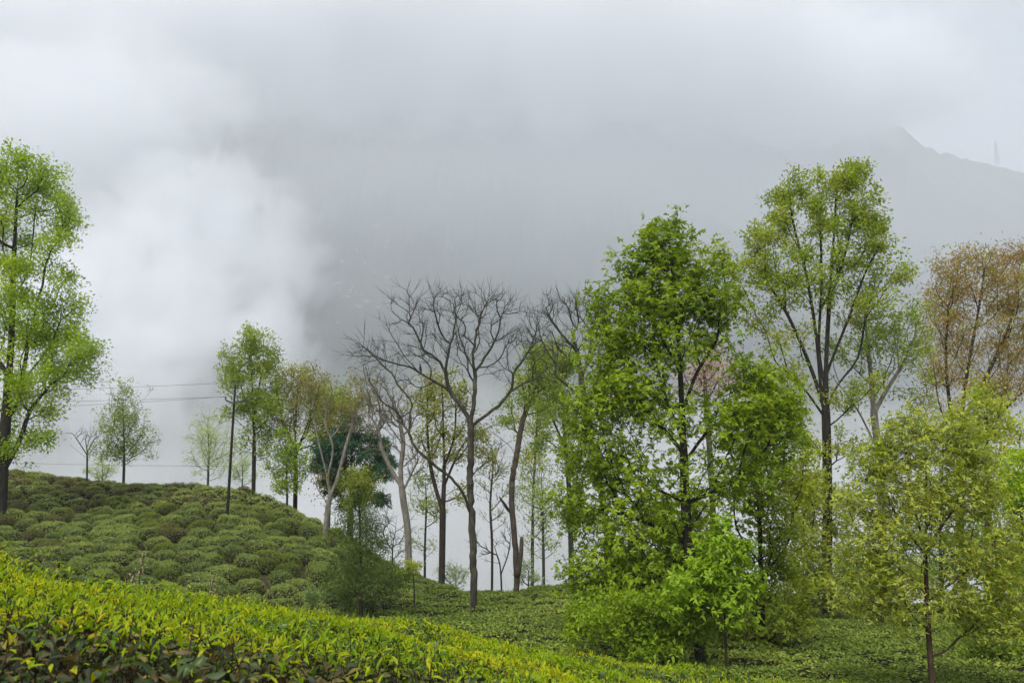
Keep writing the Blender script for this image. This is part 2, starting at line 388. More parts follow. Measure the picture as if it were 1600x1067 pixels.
def region(i, k):
    """where a bush grows, told by what stands near it in the photograph"""
    px, py = bpx[i], bpy_[i]
    if not hill[i]:
        if px > 1400: return 'round the golden tree at the right'
        if px > 1180: return 'between the large leafy tree and the golden tree'
        if px > 850: return 'at the foot of the large leafy tree'
        return 'on the gentle knoll round the big bare tree'
    if py > 880: return 'in the lowest hillside rows just above the bright hedge'
    if px > 470: return 'on the hill shoulder below the cream barked tree'
    if px > 375: return 'on the hill slope right of the power pole'
    if px > 300: return 'on the hill slope around and below the power pole'
    if py < 775: return 'along the hill crest near the small lone trees'
    if px < 110: return 'at the left end of the hill by the worn gap'
    if py < 830: return 'in the middle hill rows left of the power pole'
    return 'in the lower hill rows left of the power pole'
ADJ = {'g': 'rounded dark green tea bush', 'y': 'lime green tea bush', 'r': 'dull brownish tea bush', 'k': 'low flat plucked tea bush'}
for i in order:
    x, y = spots[i]; z = PT[i, 2] - TEA_H
    rot = rb.normal(0, .32) + (math.pi if rb.random() < .5 else 0); sc = rb.uniform(.84, 1.10)
    sx, sy, sz = sc * rb.uniform(.98, 1.46), sc * rb.uniform(.92, 1.10), rb.uniform(.68, .90)
    if hill[i]:
        v = mnoise.noise(Vector((x * .16, y * .16, 2.2)))
        brown = (bpy_[i] < 800 and bpx[i] < 330 and v > -.15 and rb.random() < .5) or rb.random() < .05
        k = 'r' if brown else ('y' if (v < -.38 and rb.random() < .6) or rb.random() < .045 else 'g')
    else: k = 'k'
    if i in chosen:
        key = (k, int(rb.integers(0, {'g': 5, 'y': 2, 'r': 2, 'k': 4}[k])))
        p = protos[key]
        o = p if key not in used else p.copy()
        if key in used: COL.objects.link(o)
        used.add(key); n_obj += 1
        o.rotation_mode = 'QUATERNION'; o.location = (x, y, z); o.rotation_quaternion = tilt_q(x, y) @ Euler((0, 0, rot)).to_quaternion(); o.scale = (sx, sy, sz)
        w = region(i, k); tag(o, ADJ[k] + ' ' + w, 'tea bush', {'g': 'dark green', 'y': 'lime green', 'r': 'brownish', 'k': 'plucked'}[k] + ' tea bushes ' + w)
    elif vis[i] or rb.random() < .5:
        V, Q, T, L = (low if hill[i] else lowk)[int(rb.integers(0, 4))]
        M3 = np.array((tilt_q(x, y) @ Euler((0, 0, rot)).to_quaternion()).to_matrix())
        W = (V * (sx, sy, sz)) @ M3.T + (x, y, z)
        stuffV.append(W); stuffF.append((Q + off, T + off, L + off)); off += len(V)
        mi = {'g': 1, 'y': 2, 'r': 3, 'k': 4}[k]; stuffM.append((len(Q), len(T), len(L), mi))
for key, p in list(protos.items()):
    if key not in used: bpy.data.objects.remove(p)
Fq = np.concatenate([f[0] for f in stuffF]); Ft = np.concatenate([f[1] for f in stuffF]); Fl = np.concatenate([f[2] for f in stuffF])
midx = np.concatenate([np.zeros(len(Fq) + len(Ft), int)] + [np.full(m[2], m[3]) for m in stuffM])
def plain(m):          # the joined bushes: no per-object random
    c = m.copy(); return c
tag(mesh_obj('distant_tea_bushes', np.concatenate(stuffV), [Fq, Ft, Fl], [M_CORE, M_TEA, M_TEA_LIME, M_TEA_RUSSET, M_TEA_FINE], midx=midx), kind='stuff')
print('stuff bushes', len(stuffV), 'tris', len(Fl) + len(Ft) + 2 * len(Fq))
# ------------------------------------------------------------------ trees: limbs joined by a balanced spanning tree, leaves at the twig ends
def smooth_line(P, n):
    P = np.asarray(P, float); k = len(P)
    if k < 3:
        t = np.linspace(0, k - 1, n)
        return np.stack([np.interp(t, np.arange(k), P[:, c]) for c in range(3)], -1)
    Q = np.vstack([2 * P[0] - P[1], P, 2 * P[-1] - P[-2]]); out = []
    for t in np.linspace(0, k - 1 - 1e-6, n):
        i = int(t); f = t - i; p0, p1, p2, p3 = Q[i:i + 4]
        out.append(.5 * (2 * p1 + (p2 - p0) * f + (2 * p0 - 5 * p1 + 4 * p2 - p3) * f * f + (3 * p1 - p0 - 3 * p2 + p3) * f ** 3))
    return np.array(out)
class Skel:
    def __init__(s): s.P, s.par, s.plen, s.main = [], [], [], []
    def line(s, pts, step, attach=None, jit=0.0, rng=None):
        pts = np.asarray(pts, float); L = np.linalg.norm(np.diff(pts, axis=0), axis=1).sum()
        if attach is not None and s.P:
            A = np.array(s.P); j = int(np.argmin(np.linalg.norm(A - pts[0], axis=1))); pts = np.vstack([A[j][None], pts[1:]])
        n = max(3, int(L / step) + 1); Q = smooth_line(pts, n)
        if jit: Q[1:] += rng.normal(0, jit, Q[1:].shape) * (1, 1, .4)
        if attach is not None and s.P: prev = j; Q = Q[1:]
        else: prev = -1
        for q in Q:
            s.P.append(q); s.par.append(prev); s.main.append(True)
            s.plen.append(0 if prev < 0 else s.plen[prev] + np.linalg.norm(q - s.P[prev])); prev = len(s.P) - 1
    def grow(s, A, bf, step, rng, zmin, wiggle=.12, lift=.10):
        """attach each attractor of A to the node that gives the cheapest way home"""
        A = np.asarray(A, float); n = len(A)
        best = np.full(n, 1e18); arg = np.zeros(n, int); tips = []
        def offer(j0):
            nodes = np.array(s.P[j0:]); pl = np.array(s.plen[j0:])
            for a in range(0, len(nodes), 400):
                nn = nodes[a:a + 400]; d = A[:, None] - nn[None]; dist = np.linalg.norm(d, axis=-1)
                cost = dist + bf * pl[None, a:a + 400] + .55 * np.maximum(0, -d[..., 2] - .3 * dist)
                cost = np.where(nn[None, :, 2] < zmin, 1e17, cost)
                m = cost.argmin(1); c = cost[np.arange(n), m]; up = c < best
                best[up] = c[up]; arg[up] = m[up] + j0 + a
        offer(0); alive = np.ones(n, bool)
        for _ in range(n):
            i = int(np.argmin(np.where(alive, best, 1e19))); alive[i] = False
            j = arg[i]; p0 = np.array(s.P[j]); p1 = A[i]; L = np.linalg.norm(p1 - p0); k = max(1, int(L / step))
            j0 = len(s.P); prev = j
            side = rng.normal(0, 1, 3) * wiggle * L; side[2] -= lift * L
            for q in range(1, k + 1):
                t = q / k; p = p0 + (p1 - p0) * t + side * (t * (1 - t)) * 1.6
                s.P.append(p); s.par.append(prev); s.main.append(False); s.plen.append(s.plen[prev] + L / k); prev = len(s.P) - 1
            tips.append(prev)
            nodes = np.array(s.P[j0:]); pl = np.array(s.plen[j0:])
            d = A[:, None] - nodes[None]; dist = np.linalg.norm(d, axis=-1)
            cost = dist + bf * pl[None] + .55 * np.maximum(0, -d[..., 2] - .3 * dist)
            m = cost.argmin(1); c = cost[np.arange(n), m]; up = (c < best) & alive
            best[up] = c[up]; arg[up] = m[up] + j0
            best[i] = 1e18
        return tips
    def finish(s, R, r0, smooth=1):
        P = np.array(s.P); par = np.array(s.par); n = len(P)
        nch = np.zeros(n, int); np.add.at(nch, par[par >= 0], 1)
        ntip = (nch == 0).sum(); e = math.log(max(ntip, 3)) / math.log(R / r0); e = min(max(e, 1.6), 3.4)
        acc = np.where(nch == 0, r0 ** e, 0.0)
        order = np.arange(n)[::-1]       # children always come after parents
        best = np.full(n, -1); bestv = np.zeros(n)
        for i in order:
            p = par[i]
            if p >= 0:
                acc[p] += acc[i]
                if acc[i] > bestv[p]: bestv[p] = acc[i]; best[p] = i
        r = acc ** (1 / e); r = r * (R / r[0])
        if ntip > 3: r = np.maximum(r, r0 * .8)
        r = np.where(nch == 0, r0 * .35, r)
        main = np.array(s.main)
        for _ in range(smooth):
            Q = P.copy(); ok = (par >= 0) & (best >= 0) & ~main
            i = np.where(ok)[0]; Q[i] = .5 * P[i] + .25 * (P[par[i]] + P[best[i]]); P = Q
        return P, par, best, r
def tube_mesh(P, par, best, r, flare=0.0):
    n = len(P); i = np.where(par >= 0)[0]; p = par[i]
    ext = unit(P[i] - P[p])
    tan = np.zeros((n, 3)); tan[i] = ext
    has = best >= 0; k = np.where(has & (par >= 0))[0]
    tan[k] = unit(tan[k] + unit(P[best[k]] - P[k])); k0 = np.where(par < 0)[0]; tan[k0] = unit(P[np.maximum(best[k0], 0)] - P[k0])
    is_main = best[p] == i
    t0 = np.where(is_main[:, None], tan[p], ext); r1 = r[i]; rp = r[p]
    r0 = np.where(is_main, rp, np.minimum(rp, r1 * 1.25)); t1 = tan[i]
    VV, FF, off = [], [], 0
    for lo, hi, sides in ((0, .018, 3), (.018, .07, 5), (.07, 99, 10)):
        m = np.where((r0 >= lo) & (r0 < hi))[0]
        if not len(m): continue
        a = np.arange(sides) * 2 * math.pi / sides; ca, sa = np.cos(a), np.sin(a)
        def ring(C, T, rad):
            ref = np.where(np.abs(T[:, 2:3]) > .9, np.array([[1., 0, 0]]), np.array([[0, 0, 1.]]))
            # the same reference along a stem keeps the rings from twisting
            u = unit(np.cross(T, np.array([[.37, .93, .02]]) + 0 * ref)); v = np.cross(T, u)
            return C[:, None] + rad[:, None, None] * (ca[None, :, None] * u[:, None] + sa[None, :, None] * v[:, None])
        A = ring(P[p[m]], t0[m], r0[m]); B = ring(P[i[m]], t1[m], r1[m])
        V = np.concatenate([A, B], 1).reshape(-1, 3); b = (np.arange(len(m)) * 2 * sides)[:, None] + off
        k_ = np.arange(sides)[None]; kn = (k_ + 1) % sides
        F = np.stack([b + k_, b + kn, b + sides + kn, b + sides + k_], -1).reshape(-1, 4)
        VV.append(V); FF.append(F); off += len(V)
    return np.concatenate(VV), np.concatenate(FF)

def bark(name, a, b, c, sc=6.0):
    a, b, c = (tuple(x * .82 for x in q) for q in (a, b, c))
    return rough_mat(name, [(0.28, a), (0.5, b), (0.66, c), (0.85, tuple(min(1, x * 1.35) for x in c))], scale=sc, stretch=(1.6, 1.6, .45), bump=.8, bscale=sc * 2.2)
B_DARK = bark('bark_dark', (.014, .012, .010), (.032, .027, .021), (.055, .050, .040))
B_GREY = bark('bark_grey', (.035, .031, .026), (.075, .068, .056), (.125, .118, .098))
B_PALE = bark('bark_pale', (.12, .105, .085), (.23, .21, .175), (.34, .32, .265))
B_BARE = bark('bark_lichen', (.028, .024, .018), (.062, .056, .040), (.115, .120, .082), 4.0)
B_TWIG = bark('bark_brown', (.022, .016, .012), (.045, .034, .025), (.075, .060, .045))
B_TAN = bark('bark_tan', (.050, .040, .030), (.095, .075, .055), (.14, .115, .085))
B_RED = bark('bark_red_brown', (.035, .021, .013), (.070, .043, .027), (.10, .07, .045))
LEAF_GAIN = 2.45
def LM(name, *cs, **kw):
    g = 1.0 if name in ('blossom', 'orange', 'dry_flower') else LEAF_GAIN
    cs = [tuple(min(.62, x * g) for x in c) for c in cs]
    return leaf_mat('leaf_' + name, [(i / (len(cs) - 1), c) for i, c in enumerate(cs)], **kw)
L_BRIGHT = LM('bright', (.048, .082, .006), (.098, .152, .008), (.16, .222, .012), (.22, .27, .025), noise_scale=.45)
L_MAIN = LM('main', (.033, .062, .006), (.072, .116, .008), (.125, .172, .010), (.19, .220, .018), noise_scale=.9, noise_amt=.5)
L_YOUNG = LM('young', (.068, .118, .007), (.110, .172, .009), (.155, .22, .016), noise_scale=1.2, noise_amt=.3)
L_OLIVE = LM('olive', (.050, .072, .014), (.095, .120, .020), (.150, .165, .03), (.20, .19, .045), noise_scale=.6)
L_LEAN = LM('lean', (.060, .094, .009), (.115, .155, .013), (.165, .200, .020), (.21, .22, .035), noise_scale=.6)
L_BUSH = LM('bush', (.058, .10, .007), (.103, .158, .010), (.15, .208, .016), noise_scale=1.2)
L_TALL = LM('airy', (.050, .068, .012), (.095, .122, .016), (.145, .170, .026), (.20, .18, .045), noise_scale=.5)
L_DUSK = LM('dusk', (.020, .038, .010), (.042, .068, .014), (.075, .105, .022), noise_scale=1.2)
L_MID = LM('mid', (.040, .066, .012), (.080, .120, .018), (.135, .170, .028), (.20, .21, .05), noise_scale=.5)
L_GREY = LM('grey_green', (.055, .085, .030), (.100, .140, .045), (.16, .195, .075), noise_scale=.5)
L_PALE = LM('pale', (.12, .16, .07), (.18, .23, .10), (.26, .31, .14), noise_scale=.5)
L_GOLD = LM('gold', (.080, .105, .014), (.140, .170, .022), (.205, .225, .038), (.27, .25, .06), noise_scale=.9, noise_amt=.45)
L_RUST = LM('rust', (.085, .055, .018), (.145, .092, .028), (.18, .130, .040), (.13, .14, .035), noise_scale=.4)
L_BROWN = LM('brown_green', (.055, .045, .018), (.085, .080, .024), (.125, .125, .035), (.15, .10, .045), noise_scale=.4)
L_CEDAR = LM('cedar', (.007, .022, .011), (.014, .040, .018), (.028, .060, .026), transl=.1, noise_scale=.5)
L_PINK = LM('blossom', (.60, .20, .19), (.62, .38, .37), (.62, .50, .49), transl=.4)
L_ORANGE = LM('orange', (.55, .10, .02), (.62, .20, .03), (.5, .28, .05), transl=.4)

TREES = {}
def crown_points(rng, lumps, d, n, shell=.55, deep=1.0, per=11, tight=.15):
    area = np.array([rx * ry * (w[0] if w else 1) for _, _, rx, ry, *w in lumps], float); cnt = np.maximum(3, (area / area.sum() * n).astype(int))
    out = []
    for (cx, cy, rx, ry, *w), k in zip(lumps, cnt):
        ks = max(2, int(round(k / per)))          # sprays: twigs bunch together and leave gaps between
        v = unit(rng.normal(0, 1, (ks, 3))); rad = rng.uniform(0, 1, ks) ** (1 / 3 * (1 - shell) + .04)
        dd = w[1] if len(w) > 1 else 0.0
        v = (v * rad[:, None])[rng.integers(0, ks, k)] + rng.normal(0, tight, (k, 3)) * rng.uniform(.5, 1.3, (k, 1))
        c = at(cx, cy, d + dd); s = (d + dd) / FOC
        out.append(c + v * np.array([rx * s, rx * s * deep, ry * s]))
    return np.concatenate(out)
def add_leaves(rng, tipP, tipD, n, clus, size, style, spread=1.0, droop=0.0, whorl=False):
    k = len(tipP); idx = np.repeat(np.arange(k), n); m = len(idx)
    if whorl:        # rosettes: leaves ray out from a few twig ends round each tip
        nw = max(1, n // 7); w = np.arange(m) % n // 7
        base = rng.normal(0, 1, (k, nw + 1, 3)) * clus; c = tipP[idx] + base[idx, w]
        ax = unit(rng.normal(0, .45, (k, nw + 1, 3)) + tipD[:, None] * .7 + (0, 0, .5))[idx, w]
        u = unit(np.cross(ax, rng.normal(0, 1, (m, 3)))); D = unit(u + ax * rng.uniform(-.15, .55, (m, 1)) - np.array([0, 0, droop]))
        P = c + rng.normal(0, size * .12, (m, 3)); N = unit(ax + rng.normal(0, .25, (m, 3)))
    else:
        off = rng.normal(0, 1, (m, 3)) * clus * .6; P = tipP[idx] + off
        D = unit(rng.normal(0, 1, (m, 3)) * spread + tipD[idx] * .5 + unit(off) * .5 - np.array([0, 0, droop]))
        N = unit(rng.normal(0, .6, (m, 3)) + (0, 0, .8))
    return scatter_leaves(P, D, N, size * rng.uniform(.6, 1.25, m), style)
def tree(name, label, cat, d, trunk, lumps, n, R, bark_m, leaves, seed, group=None, limbs=(), bf=.45, r0=.008, step=None, zmin=.25, shell=.55,
         deep=1.0, wiggle=.14, lift=.12, jit=.0, extra=None, stems=(), tiprep=None, sink=.25, trim=None, per=None, tight=None, sprout=0, sprout_len=.5):
    """trunk: pixel points from the foot up, each (px, py[, depth offset]); lumps: crown masses (px, py, rx, ry[, weight, depth offset])
       leaves: list of (material, leaves per tip, cluster radius, size, style, options)"""
    rng = np.random.default_rng(seed); k = float(hill_d(trunk[0][0], d)) / d
    d, R, r0, sprout_len = d * k, R * k, r0 * k, sprout_len * k
    leaves = [(a, b, c, e * k, f * k, g, h) for a, b, c, e, f, g, h in leaves]
    def W(pts): return np.array([at(p[0], p[1], d + (p[2] if len(p) > 2 else 0)) for p in pts])
    T = W(trunk); foot = T[0].copy(); gz_ = float(ground_z(foot[0], foot[1]))
    if abs(foot[2] - gz_) < 6: T[0, 2] = min(foot[2], gz_) - sink if foot[2] > gz_ - .6 else gz_ - sink
    H = T[:, 2].max() - T[0, 2]; st = step or max(.12, H / 45)
    sk = Skel(); sk.line(T, st, jit=jit, rng=rng)
    for lm in limbs: sk.line(W(lm), st, attach=True, jit=jit, rng=rng)
    for sm in stems:
        S = W(sm); S[0, 2] = float(ground_z(S[0, 0], S[0, 1])) - sink; S0 = np.vstack([T[0][None] * .7 + S[0] * .3, S]); sk.line(S0, st, attach=True, jit=jit, rng=rng)
    per = per or (10 if n >= 600 else 5); tight = tight or (.19 if n >= 600 else .28)
    A = crown_points(rng, lumps, d, n, shell, deep, per, tight)
    if trim is not None: A = A[trim(A)]
    A = A[A[:, 2] > ground_z(A[:, 0], A[:, 1]) + .25]
    zm = T[0, 2] + H * zmin if isinstance(zmin, float) else -1e9
    tips = sk.grow(A, bf, st, rng, zm, wiggle, lift)
    if sprout:        # fine forked twigs past every end
        for j in list(tips):
            p0 = np.array(sk.P[j]); q = sk.par[j]; q = sk.par[q] if sk.par[q] >= 0 else q; dr = unit(p0 - np.array(sk.P[q]))
            for _ in range(sprout):
                dd_ = unit(dr + rng.normal(0, .42, 3) + (0, 0, .15)); L = sprout_len * rng.uniform(.4, 1.2); prev = j
                for t in (.5, 1.0):
                    sk.P.append(p0 + dd_ * L * t + rng.normal(0, .02, 3)); sk.par.append(prev); sk.main.append(False); sk.plen.append(0); prev = len(sk.P) - 1
    P, par, best, r = sk.finish(R * .80, r0)
    root = thing(name, label, cat, tuple(T[0] + (0, 0, sink)), group); o3 = np.array(root.location)
    V, F = tube_mesh(P - o3, par, best, r)
    mesh_obj('trunk', V, F, bark_m, root)
    tips = np.array(tips); tp = P[tips] - o3; td = unit(P[tips] - P[par[tips]])
    for q, (nm, mat, cnt, clus, size, style, opt) in enumerate(leaves):
        frac = opt.pop('frac', 1.0) if isinstance(opt, dict) else 1.0
        sel = np.arange(len(tips)) if frac >= 1 else np.where(rng.random(len(tips)) < frac)[0]
        where = opt.pop('where', None)
        if where is not None:
            qx, qy = to_px(tp[sel] + o3); sel = sel[where(qx, qy)]
        if not len(sel): continue
        V, F = add_leaves(rng, tp[sel], td[sel], cnt, clus, size, style, **opt)
        mesh_obj(nm, V, F, mat, root)
    TREES[label] = (root, P, r)
    return root
# ---------- left
tree('tall_tree', 'tall bright green broadleaf tree with dark trunk at the left end of the hill', 'tree', 45,
     [(2, 795), (4, 720), (10, 640), (16, 560), (20, 480), (22, 400), (26, 320), (30, 262)],
     [(30, 292, 62, 50), (-20, 310, 80, 70), (85, 330, 34, 28), (60, 375, 50, 16, .8), (-50, 400, 70, 60, .7), (20, 350, 70, 40, .6),
      (58, 432, 46, 36, 1.2), (95, 500, 34, 40, 1.2), (60, 490, 60, 48, 1.1), (110, 555, 40, 36, 1.3), (70, 570, 70, 45, .9), (-60, 540, 70, 80, .7), (10, 470, 60, 40, .5),
      (60, 612, 50, 22, .5), (70, 665, 32, 34, .8), (30, 640, 40, 30, .4), (90, 690, 18, 22, .7), (18, 720, 34, 26, .5), (-50, 680, 60, 50, .5)],
     1350, .42, B_DARK, [('crown', L_BRIGHT, 38, .46, .19, 'rhomb', dict(droop=.1))], 101,
     limbs=[[(10, 640), (40, 590), (75, 545), (95, 500)], [(8, 660), (30, 620), (40, 560), (58, 470)], [(14, 590), (-30, 520), (-60, 430)],
            [(20, 470), (45, 420), (55, 330)], [(6, 735), (30, 690), (48, 640), (80, 600)]], shell=.5, r0=.010)
tree('bare_sapling', 'small leafless sapling on the hill crest beside the tall left tree', 'sapling', 62,
     [(137, 752), (136, 728), (136, 705), (134, 690), (133, 668)], [(118, 682, 8, 12), (132, 674, 12, 10), (147, 680, 8, 12)], 24, .085, B_TWIG,
     [('crown', L_BROWN, 2, .12, .12, 'rhomb', dict(frac=.25))], 102, limbs=[[(136, 712), (124, 692), (113, 676)], [(136, 706), (146, 688), (152, 672)], [(136, 716), (121, 704), (109, 694)], [(135, 700), (141, 680), (142, 664)]], zmin=.45, r0=.010, sprout=2, sprout_len=.5)
tree('round_shrub', 'small round pale shrub showing over the hill crest between two saplings', 'shrub', 70,
     [(160, 752), (160, 738), (160, 725)], [(160, 733, 20, 14), (150, 738, 14, 8), (170, 738, 12, 8)], 90, .06, B_TWIG,
     [('crown', L_PALE, 14, .22, .16, 'rhomb', {})], 103, zmin=.2, r0=.012)
tree('conical_tree', 'small egg shaped light leaved tree standing alone on the hill crest', 'tree', 63,
     [(194, 750), (194, 715), (193, 670), (192, 625), (192, 608)],
     [(192, 622, 14, 20), (193, 650, 24, 26), (194, 680, 33, 26), (195, 700, 38, 18, .9)], 420, .13, B_GREY,
     [('crown', L_MID, 15, .26, .17, 'rhomb', {})], 104, per=3, tight=.4, zmin=.28, r0=.009)
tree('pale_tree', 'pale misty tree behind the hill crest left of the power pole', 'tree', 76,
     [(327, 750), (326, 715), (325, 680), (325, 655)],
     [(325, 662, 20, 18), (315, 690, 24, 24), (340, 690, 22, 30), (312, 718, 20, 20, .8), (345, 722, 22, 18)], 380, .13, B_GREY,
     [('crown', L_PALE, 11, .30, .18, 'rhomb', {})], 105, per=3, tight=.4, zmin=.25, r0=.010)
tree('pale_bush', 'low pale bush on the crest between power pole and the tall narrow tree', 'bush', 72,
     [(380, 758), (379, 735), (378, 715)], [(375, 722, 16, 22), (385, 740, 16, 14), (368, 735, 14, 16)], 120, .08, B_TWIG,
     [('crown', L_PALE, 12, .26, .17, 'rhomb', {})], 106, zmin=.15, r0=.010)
tree('narrow_tree', 'tall narrow tree with straight bare stem right behind the power pole', 'tree', 56,
     [(397, 760), (397, 700), (396, 640), (393, 580), (391, 530), (391, 512)],
     [(390, 526, 22, 18), (372, 560, 24, 22), (402, 555, 30, 28), (365, 592, 22, 20), (395, 600, 36, 34), (422, 590, 18, 34), (410, 645, 32, 34), (378, 640, 26, 22, .6), (400, 690, 34, 22, .5)],
     520, .17, B_DARK, [('crown', L_MID, 22, .34, .21, 'rhomb', {})], 107, zmin=.25, r0=.009,
     limbs=[[(397, 690), (400, 630), (412, 570)], [(396, 660), (378, 610), (372, 560)]])
tree('thin_topped_tree', 'airy brown twigged tree with yellow green top right of the tall narrow tree', 'tree', 60,
     [(462, 790), (462, 740), (461, 690), (463, 640), (466, 590)],
     [(460, 590, 34, 20), (490, 600, 28, 22), (515, 622, 22, 24, .8), (440, 620, 28, 34), (480, 640, 40, 40), (450, 670, 34, 34, .7), (500, 665, 28, 28, .6)],
     520, .20, B_TWIG, [('crown', L_BROWN, 13, .36, .19, 'rhomb', dict(frac=.9)), ('leaf_spray', L_OLIVE, 16, .36, .19, 'rhomb', dict(frac=.45))], 108, zmin=.25, r0=.011,
     limbs=[[(461, 710), (485, 650), (500, 600)], [(462, 700), (440, 650), (432, 600)]])
tree('slender_tree', 'slender fresh green young tree in front of the brown twigged tree', 'tree', 56,
     [(450, 782), (448, 745), (446, 710), (446, 685)], [(446, 692, 18, 20), (436, 722, 20, 22), (460, 722, 20, 28), (436, 752, 18, 14), (462, 756, 16, 12, .7)],
     260, .10, B_DARK, [('crown', L_BRIGHT, 15, .30, .19, 'rhomb', {})], 109, zmin=.2, r0=.009)
tree('lime_tree', 'yellow lime green tree crown rising behind the cream barked tree', 'tree', 66,
     [(515, 800), (515, 740), (514, 680), (515, 620)], [(512, 630, 34, 22), (535, 645, 20, 20), (505, 665, 26, 28), (520, 700, 30, 24, .8)],
     240, .16, B_GREY, [('crown', L_YOUNG, 22, .42, .22, 'rhomb', {})], 110, zmin=.3, r0=.010)
tree('cedar_tree', 'dark blue green conifer with drooping fringed boughs on the hill shoulder', 'conifer', 57,
     [(548, 830), (548, 780), (549, 720), (550, 670), (551, 645)],
     [(550, 668, 26, 18), (545, 700, 48, 22), (552, 730, 54, 20), (545, 755, 44, 16), (580, 690, 26, 14), (588, 720, 22, 10), (588, 745, 24, 9), (590, 768, 22, 8, .8), (515, 720, 22, 24), (560, 780, 40, 14)],
     620, .26, B_DARK, [('crown', L_CEDAR, 38, .22, .30, 'narrow', dict(droop=.55, spread=.7))], 111, per=8, tight=.2, zmin=.1, lift=-.1, r0=.010)
tree('cream_barked_tree', 'many stemmed tree with cream bark leaning over the hill shoulder', 'tree', 46,
     [(506, 832), (513, 790), (516, 775), (510, 740), (500, 700), (492, 660), (488, 625)],
     [(480, 620, 26, 22, .6), (500, 600, 24, 16, .5), (550, 620, 30, 30), (570, 612, 26, 26, .9), (535, 650, 26, 22, .7), (560, 655, 26, 20, .6), (515, 640, 20, 22, .4), (490, 760, 26, 26, .35), (530, 780, 18, 20, .3)],
     430, .19, B_PALE, [('crown', L_BROWN, 10, .26, .15, 'rhomb', dict(frac=.75))], 112, zmin=.3, r0=.009,
     limbs=[[(516, 775), (528, 745), (540, 700), (552, 660), (558, 625)], [(512, 745), (520, 700), (508, 660), (515, 630)], [(508, 735), (485, 715), (478, 690)],
            [(528, 745), (550, 735), (572, 720)], [(513, 790), (500, 770), (490, 750)]])
tree('willowy_tree', 'slim tree with yellow green top and drooping lower leaves at the foot of the hill', 'tree', 27,
     [(564, 952), (564, 900), (563, 850), (561, 790), (560, 740)],
     [(560, 742, 17, 16, 1.3), (560, 768, 26, 24, 1.2), (560, 800, 30, 24), (562, 820, 29, 24), (564, 845, 31, 24), (566, 872, 36, 24, .9), (572, 905, 46, 22, .8), (540, 905, 30, 20, .6)],
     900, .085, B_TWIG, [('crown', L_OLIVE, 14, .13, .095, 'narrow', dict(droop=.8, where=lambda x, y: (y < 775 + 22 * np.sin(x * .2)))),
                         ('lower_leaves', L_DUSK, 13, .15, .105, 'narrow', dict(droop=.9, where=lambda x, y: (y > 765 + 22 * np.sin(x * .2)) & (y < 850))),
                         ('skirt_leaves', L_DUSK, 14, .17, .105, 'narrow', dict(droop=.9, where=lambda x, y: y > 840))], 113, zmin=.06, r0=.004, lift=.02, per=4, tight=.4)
tree('bank_shrub', 'dark tangled shrub on the earth bank beneath the slim drooping tree', 'shrub', 28.5,
     [(548, 956), (548, 935), (550, 915)], [(535, 918, 26, 20), (575, 905, 40, 24), (610, 915, 32, 18), (560, 930, 40, 12)],
     300, .05, B_TWIG, [('crown', L_DUSK, 13, .15, .09, 'rhomb', {})], 114, zmin=.1, r0=.005, stems=[[(575, 950), (580, 915)], [(600, 950), (612, 915)]])
tree('round_leaved_sapling', 'knee high sapling with broad grey green leaves below the hill rows', 'sapling', 26.5,
     [(488, 955), (488, 930), (489, 912)], [(489, 922, 13, 15), (488, 938, 12, 10)], 70, .025, B_TWIG, [('crown', L_GREY, 12, .07, .095, 'fold', {})], 115, zmin=.1, r0=.005)
# ---------- middle
tree('pale_forked_tree', 'grey barked forked tree with thin bare boughs leaning left over the hill edge', 'tree', 43,
     [(640, 885), (637, 830), (630, 780), (626, 735), (630, 690), (622, 650)],
     [(600, 640, 34, 34, .5), (580, 655, 26, 26, .5), (640, 640, 26, 30, .4), (655, 720, 24, 30, .4), (600, 690, 28, 22, .3), (610, 610, 30, 20, .4)],
     300, .22, B_PALE, [('crown', L_BROWN, 4, .22, .14, 'rhomb', dict(frac=.5))], 116, zmin=.3, r0=.008, sprout=3, sprout_len=.6,
     limbs=[[(628, 760), (612, 735), (596, 700), (590, 670), (575, 645)], [(628, 770), (645, 735), (660, 705), (668, 680)], [(634, 820), (650, 800), (662, 770)]])
tree('yellow_sapling', 'thin stake like sapling tufted with yellow leaves below the grey forked tree', 'sapling', 29,
     [(648, 942), (647, 915), (644, 890), (642, 868)], [(642, 878, 12, 12), (640, 895, 14, 8)], 60, .035, B_TWIG, [('crown', L_GOLD, 13, .10, .10, 'rhomb', dict(droop=.3))], 117, zmin=.4, r0=.005)
tree('ridge_scrub', 'sparse leafless scrub on the hill edge left of the grey forked tree', 'shrub', 47,
     [(612, 875), (614, 850), (618, 830)], [(615, 830, 22, 26), (600, 845, 12, 16), (628, 845, 14, 18)], 90, .06, B_TWIG, [('crown', L_GREY, 2, .14, .13, 'rhomb', dict(frac=.3))], 118, zmin=.05, r0=.009, sprout=2, sprout_len=.5)
tree('brown_green_tree', 'slim upright tree with thin brown green crown behind the big leafless tree', 'tree', 41,
     [(690, 915), (691, 860), (692, 800), (694, 740), (693, 680), (691, 620), (690, 590)],
     [(690, 592, 30, 18), (668, 620, 26, 28), (712, 620, 26, 28), (690, 650, 44, 32), (670, 690, 34, 30, .8), (725, 690, 34, 34, .8), (760, 690, 24, 28, .6), (750, 725, 30, 24, .5), (695, 735, 40, 26, .6), (680, 780, 30, 24, .45), (730, 770, 26, 22, .4)],
     700, .20, B_TWIG, [('crown', L_OLIVE, 9, .26, .16, 'rhomb', dict(frac=.8)), ('dry_leaves', L_BROWN, 7, .28, .15, 'rhomb', dict(frac=.5))], 119, zmin=.22, r0=.009,
     limbs=[[(692, 800), (675, 740), (668, 680), (668, 630)], [(693, 760), (715, 710), (735, 680), (758, 670)], [(694, 730), (710, 680), (712, 620)]])
